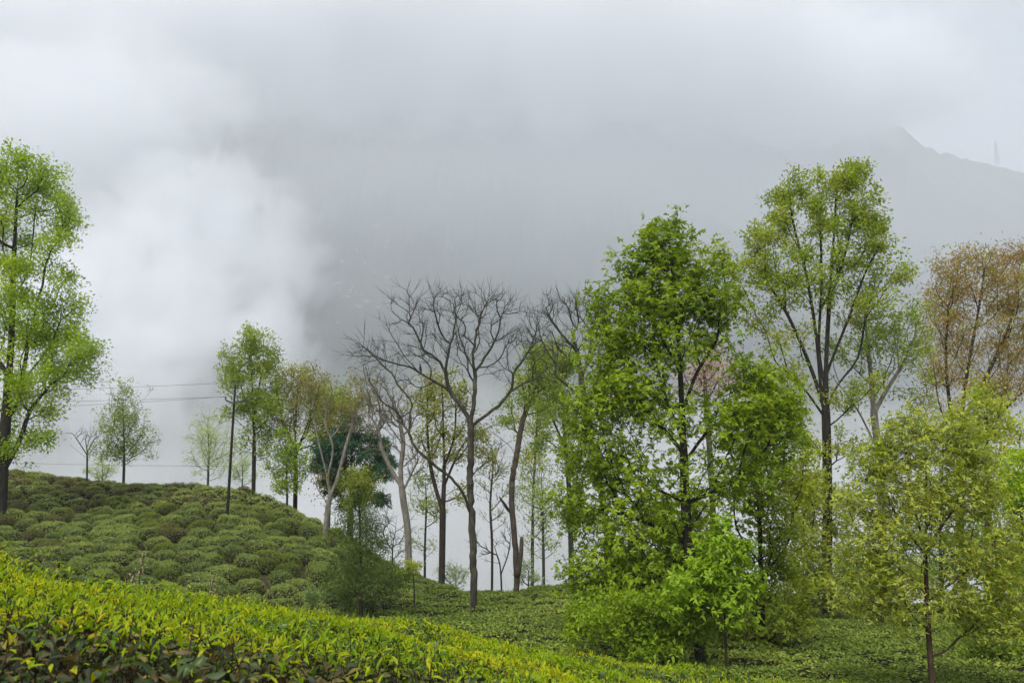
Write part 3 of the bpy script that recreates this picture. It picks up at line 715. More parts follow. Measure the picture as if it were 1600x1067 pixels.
BARE = tree('bare_tree', 'big leafless tree with wide fan of branches in the middle of the garden', 'tree', 30,
     [(740, 952), (740, 900), (739, 850), (736, 800), (735, 750), (736, 705), (735, 660)],
     [(640, 490, 40, 30, .9), (700, 475, 60, 26, 1.0), (760, 478, 50, 24, 1.0), (800, 500, 34, 34, .9), (610, 550, 50, 26, .7), (575, 545, 30, 16, 1.2), (660, 550, 40, 40, .6), (700, 530, 40, 40, .6), (745, 540, 40, 44, .6), (790, 560, 34, 40, .6),
      (600, 610, 30, 36, .6), (640, 640, 30, 30, .4), (830, 520, 30, 40, .6), (690, 600, 30, 34, .2), (845, 560, 30, 40, .7), (620, 585, 30, 20, .4)],
     700, .165, B_BARE, [('crown', L_BROWN, 2, .05, .055, 'rhomb', dict(frac=.10))], 120, zmin=.34, r0=.0046, bf=.36, wiggle=.20, lift=.06, step=.22, jit=.02, sprout=3, sprout_len=.6, per=2, tight=.3,
     limbs=[[(735, 660), (722, 635), (704, 612), (697, 590), (699, 560), (706, 530), (712, 500), (722, 470)], [(699, 590), (690, 570), (675, 555), (660, 545), (648, 515), (630, 500)], [(704, 612), (680, 596), (660, 585), (640, 565), (622, 540), (606, 515), (592, 500)],
            [(660, 587), (640, 574), (620, 568), (590, 558), (565, 540), (550, 526)], [(735, 660), (741, 620), (742, 590), (740, 550), (746, 515), (756, 480)], [(742, 580), (760, 555), (778, 520), (785, 490)],
            [(740, 672), (758, 650), (780, 632), (798, 610), (805, 580), (822, 555), (834, 530), (842, 500)], [(742, 600), (728, 575), (716, 560), (712, 530)], [(740, 800, 0), (722, 770, -.5), (703, 745, -.8), (680, 727, -1), (655, 705, -1.2), (640, 680, -1.2), (642, 640, -1.2), (660, 600, -1.2)],
            [(655, 705, -1.2), (630, 690, -1.2), (600, 670, -1.3), (582, 640, -1.3), (575, 610, -1.3)], [(737, 780), (752, 745), (762, 720)], [(798, 610), (815, 600), (838, 590), (856, 575)]])
tree('broken_tree', 'broken brown trunk with snapped stumps and a thin leafy fork beside the bare tree', 'tree', 36,
     [(807, 920), (807, 880), (803, 830), (800, 785), (801, 745), (806, 715), (812, 680), (822, 640), (838, 600), (845, 565)],
     [(846, 555, 30, 16, .7), (826, 590, 26, 24, .6), (858, 590, 26, 22, .6), (805, 640, 24, 20, .3), (840, 630, 28, 22, .4), (780, 660, 22, 16, .25)],
     300, .165, B_TAN, [('crown', L_MID, 16, .22, .15, 'rhomb', dict(frac=.85))], 121, zmin=.5, r0=.008, jit=.015,
     limbs=[[(806, 715), (795, 695), (775, 680), (760, 665)]])
tree('bare_saplet', 'small leafless forked sapling between bare tree and broken trunk', 'sapling', 38,
     [(785, 922), (782, 890), (776, 865), (768, 840)], [(765, 845, 18, 18), (785, 850, 16, 22), (760, 865, 12, 14)], 36, .055, B_TWIG,
     [('crown', L_BROWN, 2, .10, .10, 'rhomb', dict(frac=.15))], 122, zmin=.2, r0=.007, sprout=3, sprout_len=.4, limbs=[[(783, 895), (794, 865), (798, 838)]])
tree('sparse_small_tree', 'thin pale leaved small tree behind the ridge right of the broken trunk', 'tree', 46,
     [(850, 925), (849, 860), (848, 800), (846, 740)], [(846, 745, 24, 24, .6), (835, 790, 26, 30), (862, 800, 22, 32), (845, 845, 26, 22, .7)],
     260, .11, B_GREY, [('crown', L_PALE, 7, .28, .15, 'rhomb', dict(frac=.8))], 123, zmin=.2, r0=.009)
tree('feathery_tree', 'feathery green tree left of the large leafy tree with sparse lower crown', 'tree', 40,
     [(893, 912), (892, 850), (890, 780), (884, 700), (878, 630), (874, 560)],
     [(872, 552, 34, 18), (895, 562, 20, 20), (860, 590, 32, 28), (890, 600, 34, 30), (868, 640, 36, 30, .8), (905, 660, 30, 36, .7), (865, 690, 30, 26, .5), (895, 730, 34, 34, .6), (875, 790, 34, 28, .4), (915, 790, 26, 40, .6)],
     620, .17, B_GREY, [('crown', L_MID, 21, .28, .16, 'rhomb', dict(frac=.95))], 124, zmin=.22, r0=.009,
     limbs=[[(888, 750), (905, 700), (915, 650)], [(884, 700), (862, 650), (850, 600)]])
tree('bare_branched_tree', 'leafless tree showing dark twisting branches left of the large leafy tree', 'tree', 33,
     [(955, 930), (950, 850), (940, 770), (925, 700), (915, 640), (908, 590), (902, 550), (895, 520)],
     [(880, 485, 36, 20), (915, 480, 30, 18), (850, 520, 26, 30, .7), (930, 500, 22, 30, .8), (900, 530, 36, 26, .6), (860, 560, 22, 26, .4), (870, 470, 30, 10, .6)],
     330, .165, B_BARE, [('crown', L_BROWN, 2, .06, .06, 'rhomb', dict(frac=.1))], 125, zmin=.5, r0=.0046, bf=.42, wiggle=.2, lift=.16, step=.22, sprout=3, sprout_len=.6, per=2, tight=.3,
     limbs=[[(908, 590), (920, 560), (926, 520), (934, 480)], [(902, 550), (880, 525), (862, 500), (850, 475)], [(915, 640), (895, 610), (872, 590), (850, 575)]])
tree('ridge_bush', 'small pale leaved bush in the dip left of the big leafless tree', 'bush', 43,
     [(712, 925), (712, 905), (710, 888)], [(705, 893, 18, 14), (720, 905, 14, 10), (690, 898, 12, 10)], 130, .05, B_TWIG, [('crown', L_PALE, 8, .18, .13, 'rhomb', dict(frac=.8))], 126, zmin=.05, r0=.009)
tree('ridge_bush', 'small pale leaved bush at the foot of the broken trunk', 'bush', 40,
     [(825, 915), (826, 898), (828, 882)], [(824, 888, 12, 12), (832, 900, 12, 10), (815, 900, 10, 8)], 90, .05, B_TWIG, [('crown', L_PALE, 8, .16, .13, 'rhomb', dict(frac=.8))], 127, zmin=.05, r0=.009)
# ---------- right
tree('blossom_tree', 'pink blossoming tree half hidden behind the large leafy tree', 'tree', 29,
     [(1118, 960), (1116, 860), (1112, 760), (1106, 660), (1100, 580)],
     [(1100, 562, 34, 20), (1128, 580, 28, 18), (1085, 590, 26, 18), (1105, 605, 36, 18, .8), (1150, 600, 20, 16, .6)],
     300, .13, B_GREY, [('blossom', L_PINK, 14, .30, .09, 'fold', dict(frac=.8)), ('crown', L_MID, 5, .3, .12, 'rhomb', dict(frac=.6))], 128, zmin=.4, r0=.008)
tree('large_leafy_tree', 'large dark trunked tree with whorls of broad green leaves right of centre', 'tree', 18,
     [(1096, 1040), (1092, 990), (1080, 900), (1072, 800), (1068, 700), (1064, 600), (1058, 500), (1050, 420), (1044, 365)],
     [(1040, 372, 44, 26, 1.3), (1010, 410, 48, 28, 1.2), (1070, 420, 52, 30, 1.2), (985, 460, 52, 34), (1050, 470, 70, 34), (1110, 470, 52, 30, 1.1), (1125, 410, 22, 20, .8),
      (970, 520, 56, 38), (1040, 540, 80, 40, .75), (1120, 510, 50, 30, .6), (950, 580, 50, 40), (1000, 610, 60, 40, .75), (1130, 635, 50, 24, .4), (1190, 605, 52, 32), (945, 650, 56, 42), (1040, 660, 60, 40, .6),
      (1150, 670, 56, 32, .7), (1215, 650, 44, 30, .9), (935, 715, 60, 40, .9), (1000, 740, 60, 40, .6), (915, 780, 52, 36, .7), (980, 820, 60, 46, .6), (1140, 740, 60, 40, .6), (1060, 780, 60, 46, .5), (905, 830, 30, 20, .5), (1170, 575, 30, 24, .7), (1180, 640, 44, 30, .8), (1210, 690, 44, 34, .9), (950, 880, 50, 36, .9), (1005, 905, 56, 34, .8), (915, 910, 34, 30, .7)],
     3900, .16, B_DARK, [('crown', L_MAIN, 21, .14, .105, 'fold', dict(whorl=True, droop=.2))], 129, per=7, tight=.29, zmin=.22, r0=.0045, shell=.4, deep=.8, step=.2, bf=.40, lift=.16,
     limbs=[[(1068, 700), (1020, 650), (985, 610), (960, 570)], [(1070, 720), (1110, 670), (1160, 640), (1195, 605), (1215, 590)], [(1066, 640), (1090, 580), (1120, 530), (1125, 470)], [(1062, 590), (1035, 530), (1000, 470)],
            [(1074, 790), (1020, 760), (960, 730), (915, 720)], [(1072, 690), (1056, 660), (1040, 620), (1036, 580)], [(1078, 850), (1020, 820), (960, 800), (905, 790)], [(1074, 780), (1130, 760), (1180, 720)]])
tree('leaning_companion_tree', 'olive tinged tree crowding the right side of the large leafy tree', 'tree', 21,
     [(1188, 1010), (1190, 930), (1188, 850), (1186, 760), (1190, 680), (1196, 620)],
     [(1205, 640, 36, 26, .8), (1230, 660, 28, 34), (1170, 680, 46, 36), (1215, 700, 48, 42, 1.1), (1160, 740, 46, 42), (1225, 780, 44, 44, 1.1), (1185, 820, 56, 46, 1.1), (1235, 860, 36, 40), (1170, 900, 50, 36), (1225, 925, 40, 30), (1120, 880, 40, 44, .7), (1130, 960, 40, 30, .8), (1250, 745, 20, 30, .6), (1190, 965, 46, 30), (1240, 965, 30, 26), (1150, 990, 36, 20)],
     1500, .12, B_DARK, [('crown', L_LEAN, 11, .15, .125, 'fold', dict(whorl=True, droop=.2)), ('olive_leaves', L_OLIVE, 8, .2, .13, 'fold', dict(frac=.35))], 130, per=7, tight=.22, zmin=.08, r0=.005, step=.2,  # second leaf part: olive leaves mixed at random through the crown
     limbs=[[(1188, 800), (1220, 740), (1228, 680)], [(1190, 880), (1150, 820), (1150, 740)], [(1190, 900), (1230, 850), (1240, 800)]])
tree('young_tree', 'fresh bright green young tree low in front of the large leafy tree', 'young tree', 16.3,
     [(1135, 1040), (1133, 980), (1130, 910), (1130, 850), (1132, 815)],
     [(1132, 822, 14, 16), (1118, 852, 30, 16), (1155, 862, 22, 14), (1100, 885, 40, 18), (1160, 898, 28, 18), (1085, 920, 46, 18), (1140, 928, 30, 20, .8), (1110, 955, 50, 18, .7)],
     460, .035, B_TWIG, [('crown', L_YOUNG, 13, .10, .125, 'fold', dict(whorl=True, droop=.15))], 131, zmin=.1, r0=.0035, step=.15)
tree('low_leafy_bush', 'low spreading green bush at the left foot of the large leafy tree', 'bush', 16.8,
     [(1025, 1032), (1015, 985), (1000, 950)],
     [(1010, 935, 50, 14), (950, 955, 50, 18), (1045, 950, 40, 22), (985, 980, 66, 20), (1055, 990, 40, 24), (905, 958, 30, 12, .7), (915, 985, 34, 12, .7), (1000, 1005, 50, 14), (1080, 960, 34, 24)],
     520, .05, B_TWIG, [('crown', L_BUSH, 10, .12, .12, 'fold', dict(whorl=False, droop=.1, frac=.9)), ('inner_leaves', L_MAIN, 9, .13, .12, 'fold', dict(frac=.9))], 132, zmin=.05, r0=.0035, step=.15,
     limbs=[[(1018, 1000), (970, 990), (920, 975), (885, 962)], [(1018, 1000), (960, 1005), (912, 998), (880, 990)]])
tree('dark_understorey_tree', 'dark leaved understorey tree close behind the large leafy trunk', 'tree', 21,
     [(1058, 990), (1055, 930), (1050, 860), (1048, 800)],
     [(1045, 800, 46, 34), (1010, 850, 56, 42), (1080, 850, 52, 44), (1030, 910, 70, 40), (1095, 920, 50, 40), (985, 900, 40, 36, .8)],
     760, .09, B_DARK, [('crown', L_LEAN, 16, .2, .15, 'fold', dict(whorl=True, droop=.25))], 133, zmin=.06, r0=.005, step=.2)
tree('towering_tree', 'tallest tree on the right with dark straight trunk and airy spreading crown', 'tree', 32,
     [(1291, 962), (1292, 900), (1293, 800), (1292, 700), (1290, 620), (1292, 540), (1298, 440), (1305, 340), (1308, 262)],
     [(1312, 268, 34, 22, 1.2), (1285, 295, 40, 26, 1.1), (1335, 300, 32, 30, 1.1), (1235, 300, 34, 26), (1215, 330, 30, 26), (1255, 345, 44, 34, 1.0), (1310, 350, 56, 40, .9), (1365, 340, 30, 32), (1390, 370, 26, 26), (1180, 375, 34, 28), (1165, 420, 34, 28, .9), (1215, 410, 50, 40, .8),
      (1280, 420, 60, 40, .6), (1350, 410, 50, 40, .8), (1395, 430, 26, 26, .7), (1190, 470, 52, 34, .8), (1250, 500, 60, 34, .4), (1330, 480, 56, 34, .6), (1370, 490, 40, 28, .6), (1215, 560, 40, 34, .6), (1250, 610, 50, 34, .5), (1330, 600, 44, 36, .5), (1270, 680, 44, 30, .5), (1250, 740, 36, 30, .5), (1320, 690, 34, 30, .45), (1275, 800, 38, 34, .7), (1316, 830, 26, 40, .6), (1265, 760, 36, 30, .8), (1325, 760, 26, 40, .6), (1292, 880, 30, 26, .4)],
     2100, .24, B_DARK, [('crown', L_TALL, 13, .21, .15, 'rhomb', {}), ('upper_leaves', L_BRIGHT, 12, .22, .15, 'rhomb', dict(frac=.35, where=lambda x, y: y < 480))], 134, per=9, tight=.22, zmin=.2, r0=.0065, bf=.5, lift=.2,  # second leaf part: a brighter green mixed into the upper crown
     limbs=[[(1290, 640), (1265, 570), (1235, 500), (1205, 450), (1172, 400)], [(1290, 620), (1275, 520), (1260, 430), (1240, 350), (1232, 300)], [(1290, 610), (1280, 540), (1284, 440), (1282, 350), (1285, 290)],
            [(1291, 590), (1325, 500), (1355, 420), (1385, 370)], [(1297, 470), (1320, 400), (1336, 320)], [(1288, 650), (1250, 600), (1205, 570), (1180, 545)], [(1292, 640), (1310, 600), (1340, 560), (1352, 500)],
            [(1293, 760), (1275, 740), (1255, 735)], [(1293, 740), (1315, 715), (1345, 705)]])
tree('pale_limbed_tree', 'pale grey limbed tree with crooked bare boughs between the tallest and rusty trees', 'tree', 34,
     [(1382, 955), (1380, 880), (1378, 800), (1374, 720), (1366, 650), (1362, 600), (1356, 540), (1350, 480), (1346, 440)],
     [(1350, 450, 30, 30, .5), (1400, 500, 44, 26, .9), (1380, 540, 50, 26, .9), (1430, 540, 28, 28, .9), (1420, 430, 22, 10, .4), (1440, 425, 18, 8, .4), (1330, 540, 40, 36, .5), (1400, 590, 50, 26, .4), (1340, 620, 40, 30, .3), (1420, 620, 36, 26, .3)],
     420, .21, B_PALE, [('crown', L_MID, 15, .22, .16, 'rhomb', dict(frac=.85, where=lambda x, y: y > 450))], 135, zmin=.3, r0=.008,
     limbs=[[(1366, 650), (1385, 610), (1410, 570), (1422, 540)], [(1374, 700), (1340, 640), (1310, 600), (1290, 575)], [(1378, 720), (1420, 700), (1460, 660), (1500, 640)],
            [(1350, 480), (1380, 450), (1410, 432), (1448, 425)], [(1362, 600), (1330, 570), (1305, 530)], [(1400, 710), (1440, 640), (1420, 610), (1395, 605)]])
tree('rusty_tree', 'rust brown tree of fine drooping twigs at the right edge', 'tree', 39,
     [(1506, 950), (1504, 880), (1500, 800), (1500, 720), (1504, 640), (1515, 560), (1530, 480), (1540, 410)],
     [(1540, 402, 44, 18, 1.1), (1500, 420, 34, 24, 1.1), (1580, 420, 36, 28, 1.1), (1480, 460, 34, 30), (1540, 460, 60, 34, .9), (1600, 470, 40, 40), (1475, 510, 34, 34), (1530, 530, 60, 40, .7), (1600, 550, 50, 50, .7), (1470, 570, 30, 36, .8), (1520, 600, 60, 36, .5), (1480, 640, 36, 30, .4), (1570, 630, 40, 34, .5), (1640, 520, 40, 80, .5)],
     1500, .20, B_TWIG, [('crown', L_RUST, 14, .32, .18, 'narrow', dict(droop=.7)), ('green_leaves', L_OLIVE, 9, .3, .15, 'rhomb', dict(frac=.55))], 136, per=5, tight=.26, zmin=.25, r0=.0085, bf=.5,
     limbs=[[(1500, 720), (1485, 640), (1478, 560), (1482, 480)], [(1503, 660), (1545, 580), (1580, 500), (1590, 430)], [(1500, 740), (1550, 660), (1610, 600), (1650, 540)], [(1501, 700), (1470, 640), (1460, 580)]])
tree('yellow_green_tree', 'yellow green leaved tree in front of the rusty tree near the right edge', 'tree', 27,
     [(1548, 1010), (1546, 920), (1544, 830), (1542, 740), (1542, 660), (1543, 615)],
     [(1542, 622, 28, 22), (1525, 655, 32, 26), (1560, 655, 28, 28), (1545, 690, 44, 24), (1520, 720, 40, 22, .7), (1585, 700, 26, 26, .5), (1560, 740, 50, 26, .6)],
     380, .12, B_TWIG, [('crown', L_GOLD, 15, .20, .14, 'rhomb', {})], 137, zmin=.3, r0=.006)
tree('bright_right_tree', 'vivid green leafy tree cut by the right edge of the view', 'tree', 21,
     [(1604, 1045), (1602, 960), (1598, 880), (1596, 800), (1598, 730)],
     [(1596, 730, 36, 30), (1580, 770, 36, 30), (1620, 770, 40, 40), (1590, 820, 40, 34), (1575, 870, 36, 34, .8), (1620, 860, 40, 50, .8), (1590, 930, 44, 36), (1575, 985, 40, 34), (1620, 990, 40, 40)],
     620, .10, B_TWIG, [('crown', L_BRIGHT, 16, .17, .14, 'fold', {})], 138, zmin=.06, r0=.005)
tree('dark_edge_shrub', 'dark green shrub low at the right edge below the vivid green tree', 'shrub', 18.5,
     [(1575, 1052), (1575, 1010), (1577, 970)], [(1560, 985, 40, 30), (1600, 980, 40, 34), (1575, 1015, 44, 24), (1540, 1010, 30, 22), (1610, 1030, 40, 24)],
     420, .05, B_TWIG, [('crown', L_MID, 15, .13, .11, 'fold', {})], 139, zmin=.05, r0=.004, stems=[[(1605, 1052), (1604, 985)], [(1550, 1050), (1552, 990)]])
tree('golden_leaved_tree', 'golden olive tree with slim red brown trunk nearest on the right', 'tree', 14,
     [(1456, 1085), (1455, 1040), (1451, 985), (1448, 920), (1446, 860), (1448, 790), (1446, 720), (1440, 665)],
     [(1435, 655, 18, 26, 1.2), (1395, 685, 22, 28, 1.2), (1500, 685, 24, 28, 1.2), (1465, 672, 16, 22), (1360, 715, 20, 24), (1400, 700, 40, 22, .6), (1470, 695, 56, 26), (1360, 720, 34, 24, .8), (1430, 735, 60, 30, .9), (1515, 740, 46, 30), (1345, 770, 34, 28), (1400, 780, 56, 34, .8), (1480, 780, 60, 34, .8), (1530, 790, 34, 30), (1345, 830, 36, 30, .9), (1400, 840, 50, 34, .7), (1540, 840, 52, 36, .8), (1350, 890, 38, 28, .9), (1400, 900, 46, 26, .7), (1500, 870, 50, 32, .6), (1530, 910, 50, 30, .8), (1480, 940, 40, 26, .7), (1370, 945, 36, 20, .7), (1580, 880, 30, 40, .7), (1560, 960, 40, 26, .9), (1520, 985, 40, 20, .7), (1590, 950, 30, 40, .8), (1420, 960, 30, 20, .6), (1345, 930, 40, 26, .7)],
     2000, .062, B_RED, [('crown', L_GOLD, 11, .10, .09, 'narrow', dict(whorl=True, droop=.1)), ('dry_spray', L_BROWN, 6, .10, .075, 'narrow', dict(frac=.3)), ('leaf_spray', L_GOLD, 5, .11, .075, 'rhomb', dict(whorl=True, droop=.25)), ('green_leaves', L_GREY, 7, .10, .085, 'narrow', dict(frac=.5, droop=.25))], 140, per=6, tight=.22, zmin=.14, r0=.0032, step=.13, bf=.4,
     limbs=[[(1447, 870), (1410, 820), (1385, 770), (1372, 720)], [(1447, 860), (1480, 810), (1510, 770), (1525, 735)], [(1448, 925), (1395, 880), (1355, 850), (1335, 820)], [(1449, 940), (1500, 900), (1545, 860), (1565, 820)],
            [(1450, 960), (1500, 945), (1550, 935)], [(1450, 965), (1400, 950), (1360, 945)], [(1447, 850), (1425, 780), (1418, 710)], [(1448, 830), (1470, 760), (1474, 705)]])
tree('understorey_shrub', 'shaded olive shrub between the tallest trunk and the golden tree', 'shrub', 29,
     [(1345, 955), (1345, 920), (1343, 885)], [(1335, 880, 30, 34), (1360, 900, 34, 34), (1390, 910, 34, 30), (1340, 925, 36, 22), (1310, 915, 20, 26, .6), (1420, 915, 30, 30, .8)],
     420, .07, B_TWIG, [('crown', L_OLIVE, 15, .2, .14, 'rhomb', {})], 141, zmin=.05, r0=.006, stems=[[(1385, 950), (1390, 900)], [(1415, 950), (1420, 905)]])
tree('understorey_shrub', 'leafy olive shrub between the companion tree and the tallest trunk', 'shrub', 30,
     [(1262, 960), (1262, 920), (1260, 870)], [(1260, 860, 30, 34), (1245, 900, 30, 30), (1278, 915, 28, 30), (1255, 800, 26, 36, .8), (1262, 740, 22, 34, .6), (1310, 900, 20, 30, .7)],
     520, .07, B_TWIG, [('crown', L_OLIVE, 15, .2, .14, 'rhomb', {})], 142, zmin=.05, r0=.006)
tree('background_thicket_tree', 'shadowy green tree filling the gap behind the golden tree', 'tree', 33,
     [(1470, 955), (1470, 880), (1468, 800), (1466, 750)], [(1462, 760, 40, 34, .7), (1440, 820, 44, 40, .6), (1500, 820, 50, 44, .7), (1470, 880, 60, 44), (1530, 880, 50, 50), (1420, 870, 30, 34, .6)],
     420, .14, B_DARK, [('crown', L_MID, 15, .26, .17, 'rhomb', {})], 143, zmin=.06, r0=.008)
tree('slim_leafy_tree', 'slim leafy tree rising between the broken trunk and the feathery tree', 'tree', 47,
     [(832, 925), (832, 850), (834, 760), (838, 680), (842, 610)], [(842, 612, 22, 22), (828, 650, 24, 28), (852, 660, 24, 28), (838, 710, 30, 30), (826, 760, 24, 26, .7), (850, 780, 22, 26, .7), (836, 830, 24, 24, .5)],
     420, .12, B_GREY, [('crown', L_TALL, 13, .28, .16, 'rhomb', dict(frac=.9))], 144, zmin=.2, r0=.008)
tree('slim_bare_tree', 'thin mostly bare tree just left of the broken trunk in the mist', 'tree', 46,
     [(768, 925), (769, 860), (766, 790), (770, 730), (768, 690)], [(768, 690, 26, 28), (758, 740, 22, 26), (782, 750, 22, 26), (768, 800, 26, 22, .6)],
     150, .09, B_TWIG, [('crown', L_OLIVE, 7, .22, .14, 'rhomb', dict(frac=.5))], 145, zmin=.25, r0=.007, sprout=2, sprout_len=.5)
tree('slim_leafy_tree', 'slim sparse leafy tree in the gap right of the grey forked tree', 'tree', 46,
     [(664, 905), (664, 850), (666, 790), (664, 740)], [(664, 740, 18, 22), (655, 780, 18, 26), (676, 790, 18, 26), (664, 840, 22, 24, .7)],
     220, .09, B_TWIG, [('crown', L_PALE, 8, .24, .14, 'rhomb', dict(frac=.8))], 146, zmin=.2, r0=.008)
# ------------------------------------------------------------------ broken limb and stump of the broken tree (parts of it)
def tube(pts, radii, sides=8, cap=True):
    """plain tapered tube along pts (n,3); returns verts, faces"""
    pts = np.asarray(pts, float); n = len(pts); T = np.gradient(pts, axis=0); T = unit(T)
    u = unit(np.cross(T, np.array([.37, .93, .02]))); v = np.cross(T, u)
    a = np.arange(sides) * 2 * math.pi / sides
    V = (pts[:, None] + np.asarray(radii)[:, None, None] * (np.cos(a)[None, :, None] * u[:, None] + np.sin(a)[None, :, None] * v[:, None])).reshape(-1, 3)
    i = (np.arange(n - 1) * sides)[:, None]; k = np.arange(sides)[None]; kn = (k + 1) % sides
    F = np.stack([i + k, i + kn, i + sides + kn, i + sides + k], -1).reshape(-1, 4)
    Fs = [F]
    if cap: Fs.append(np.arange(sides)[::-1][None]); Fs.append((np.arange(sides) + (n - 1) * sides)[None])
    return V, Fs
bt = TREES['broken brown trunk with snapped stumps and a thin leafy fork beside the bare tree'][0]
o3 = np.array(bt.location)
snag = rough_mat('snapped_wood', [(.3, (.08, .05, .03)), (.6, (.16, .10, .055)), (.8, (.24, .16, .09))], scale=8, stretch=(2, 2, .4), bump=.6)
for nm, pts, rr, mt in (('stump', [(808, 900, -.1), (811, 885, -.15), (814, 865, -.2), (815, 842, -.2), (815.5, 838, -.2)], [.13, .12, .10, .085, .03], B_TAN),
                        ('snapped_limb', [(799, 800, 0), (793, 795, 0), (788, 787, 0), (782, 779, 0), (780.5, 775, 0)], [.09, .075, .06, .045, .015], B_DARK)):
    P = np.array([at(a, b, 36 + c) for a, b, c in pts]) - o3
    V, F = tube(smooth_line(P, 10), np.interp(np.linspace(0, 1, 10), np.linspace(0, 1, 5), rr), 9)
    p = mesh_obj(nm, V, F, mt, bt)
    if nm == 'stump':
        tp = P[-1]; r_ = np.random.default_rng(3)        # splintered end
        SV, SF = [], []
        for k in range(7):
            a = k * .9; b = tp + np.array([math.cos(a), math.sin(a), 0]) * .05 - (0, 0, .06)
            SV += [b, b + (.02, .0, 0), b + (0, .02, 0), b + np.array([r_.normal(0, .01), 0, r_.uniform(.06, .2)])]; q = 4 * k; SF += [(q, q + 1, q + 3), (q + 1, q + 2, q + 3), (q + 2, q, q + 3)]
        tag(mesh_obj('splinters', SV, np.array(SF), snag, p, smooth=False), 'pale splintered wood at the break')
# ------------------------------------------------------------------ bird on the bare tree
def bird(label, px, py, d, h):
    c = at(px, py, d)
    m = rough_mat('feathers', [(.3, (.020, .017, .012)), (.55, (.050, .042, .028)), (.8, (.085, .07, .045))], scale=14, bump=.3)
    t = thing('bird', label, 'bird', tuple(c))
    # one body: tail, back, neck and head loft, upright on the branch, looking left
    st = [(.16, -.34, .012, .03), (.13, -.16, .03, .055), (.07, .06, .10, .10), (.02, .28, .15, .14), (-.01, .5, .16, .15), (-.01, .68, .11, .105), (-.03, .80, .075, .075), (-.05, .90, .085, .08), (-.06, .97, .06, .06), (-.06, 1.0, .01, .01)]
    V, n = [], 12
    for x, z, rx, ry in st:
        for k in range(n): a = 2 * math.pi * k / n; V.append((h * (x + rx * math.cos(a)), h * ry * math.sin(a), h * z))
    F = [(j * n + k, j * n + (k + 1) % n, (j + 1) * n + (k + 1) % n, (j + 1) * n + k) for j in range(len(st) - 1) for k in range(n)]
    mesh_obj('body', V, [np.array(F), np.arange(n)[::-1][None]], m, t)
    bk = [(-.12, -.02, .92), (-.12, .02, .92), (-.12, 0, .95), (-.22, 0, .90)]
    mesh_obj('beak', np.array(bk) * h, np.array([(0, 3, 1), (1, 3, 2), (2, 3, 0), (0, 1, 2)]), B_DARK, t, smooth=False)
    for s in (-1, 1):
        W = [(.10, .11, .62), (-.04, .15, .60), (-.06, .165, .35), (.06, .15, .05), (.17, .06, -.20), (.16, .12, .3)]
        W = [(x * h, s * y * h, z * h) for x, y, z in W]; W += [(x, y * .8, z) for x, y, z in W]
        mesh_obj('wing', W, np.array([(0, 1, 5), (1, 2, 5), (2, 3, 5), (3, 4, 5), (4, 0, 5), (6, 11, 7), (7, 11, 8), (8, 11, 9), (9, 11, 10), (10, 11, 6)]), m, t)
        P = np.array([(0, s * .05, .18), (-.01, s * .05, .06), (-.02, s * .05, -.02)]) * h; V2, F2 = tube(P, [.02 * h, .014 * h, .012 * h], 5)
        mesh_obj('leg', V2, F2, B_DARK, t)
        TV, TF, o_ = [], [], 0
        for a in (-.5, 0, .5, 3.1):
            e = np.array([-math.cos(a) * .08, s * .05 + math.sin(a) * .06, -.03])
            v_, f_ = tube(np.array([(-.02, s * .05, -.02), (-.02 + e[0] * .6, s * .05 + (e[1] - s * .05) * .6, -.02), (-.02 + e[0], e[1], -.045)]) * h, [.009 * h, .008 * h, .004 * h], 4)
            TV.append(v_); TF += [q + o_ for q in f_ if q.shape[1] == 4]; o_ += len(v_)
        mesh_obj('foot', np.concatenate(TV), TF, B_DARK, t)
    return t
# perch it on the limb: the bare tree's node nearest to the spot
_, Pn, rn = TREES['big leafless tree with wide fan of branches in the middle of the garden']
px_, py_ = to_px(Pn); k = int(np.argmin((px_ - 653) ** 2 + (py_ - 589) ** 2 + np.where(rn > .012, 0, 200)))
bd = bird('dark bird of prey perched upright on a left branch of the leafless tree', 653, 589, 30, .32)
bd.location = Vector(Pn[k]) + Vector((0, 0, rn[k] + .012))

# ------------------------------------------------------------------ power pole and wires
PD = float(hill_d(355, 45.0))
foot = at(355, 797, PD); foot[2] = float(ground_z(foot[0], foot[1])) - .4; top = at(367.5, 603, PD)
pole_m = rough_mat('pole_wood', [(.3, (.012, .010, .008)), (.6, (.028, .024, .019)), (.8, (.045, .04, .033))], scale=5, stretch=(3, 3, .3), bump=.5)
steel = rough_mat('dull_steel', [(.3, (.05, .05, .05)), (.7, (.09, .09, .09))], scale=12, rough=.6, bump=.1)
porcelain = rough_mat('insulator_glaze', [(.3, (.10, .09, .085)), (.7, (.16, .15, .14))], scale=9, rough=.3, bump=0)
pole = thing('power_pole', 'thin dark leaning power pole on the tea hill with a short crossarm', 'power pole', tuple(foot))
pv_ = (top - foot); L = np.linalg.norm(pv_)
V, F = tube(np.array([pv_ * t for t in np.linspace(0, 1, 8)]), np.linspace(.075, .048, 8), 10); mesh_obj('post', V, F, pole_m, pole)
ca = pv_ - (0, 0, .75)
arm = ca + np.array([[-.42, 0, .10], [-.2, 0, .0], [0, -.09, -.06], [.25, -.05, .02], [.55, 0, .12]]); V, F = tube(arm, [.04] * 5, 6); mesh_obj('crossarm', V, F, steel, pole)
V, F = tube(np.array([ca + (.05, -.05, -.45), ca + (.25, -.05, -.2), ca + (.42, -.02, .04)]), [.018] * 3, 5); mesh_obj('brace', V, F, steel, pole)
ends = [ca + arm_ for arm_ in ((-.42, 0, .10), (.55, 0, .12))] + [pv_ + (0, 0, .0)]
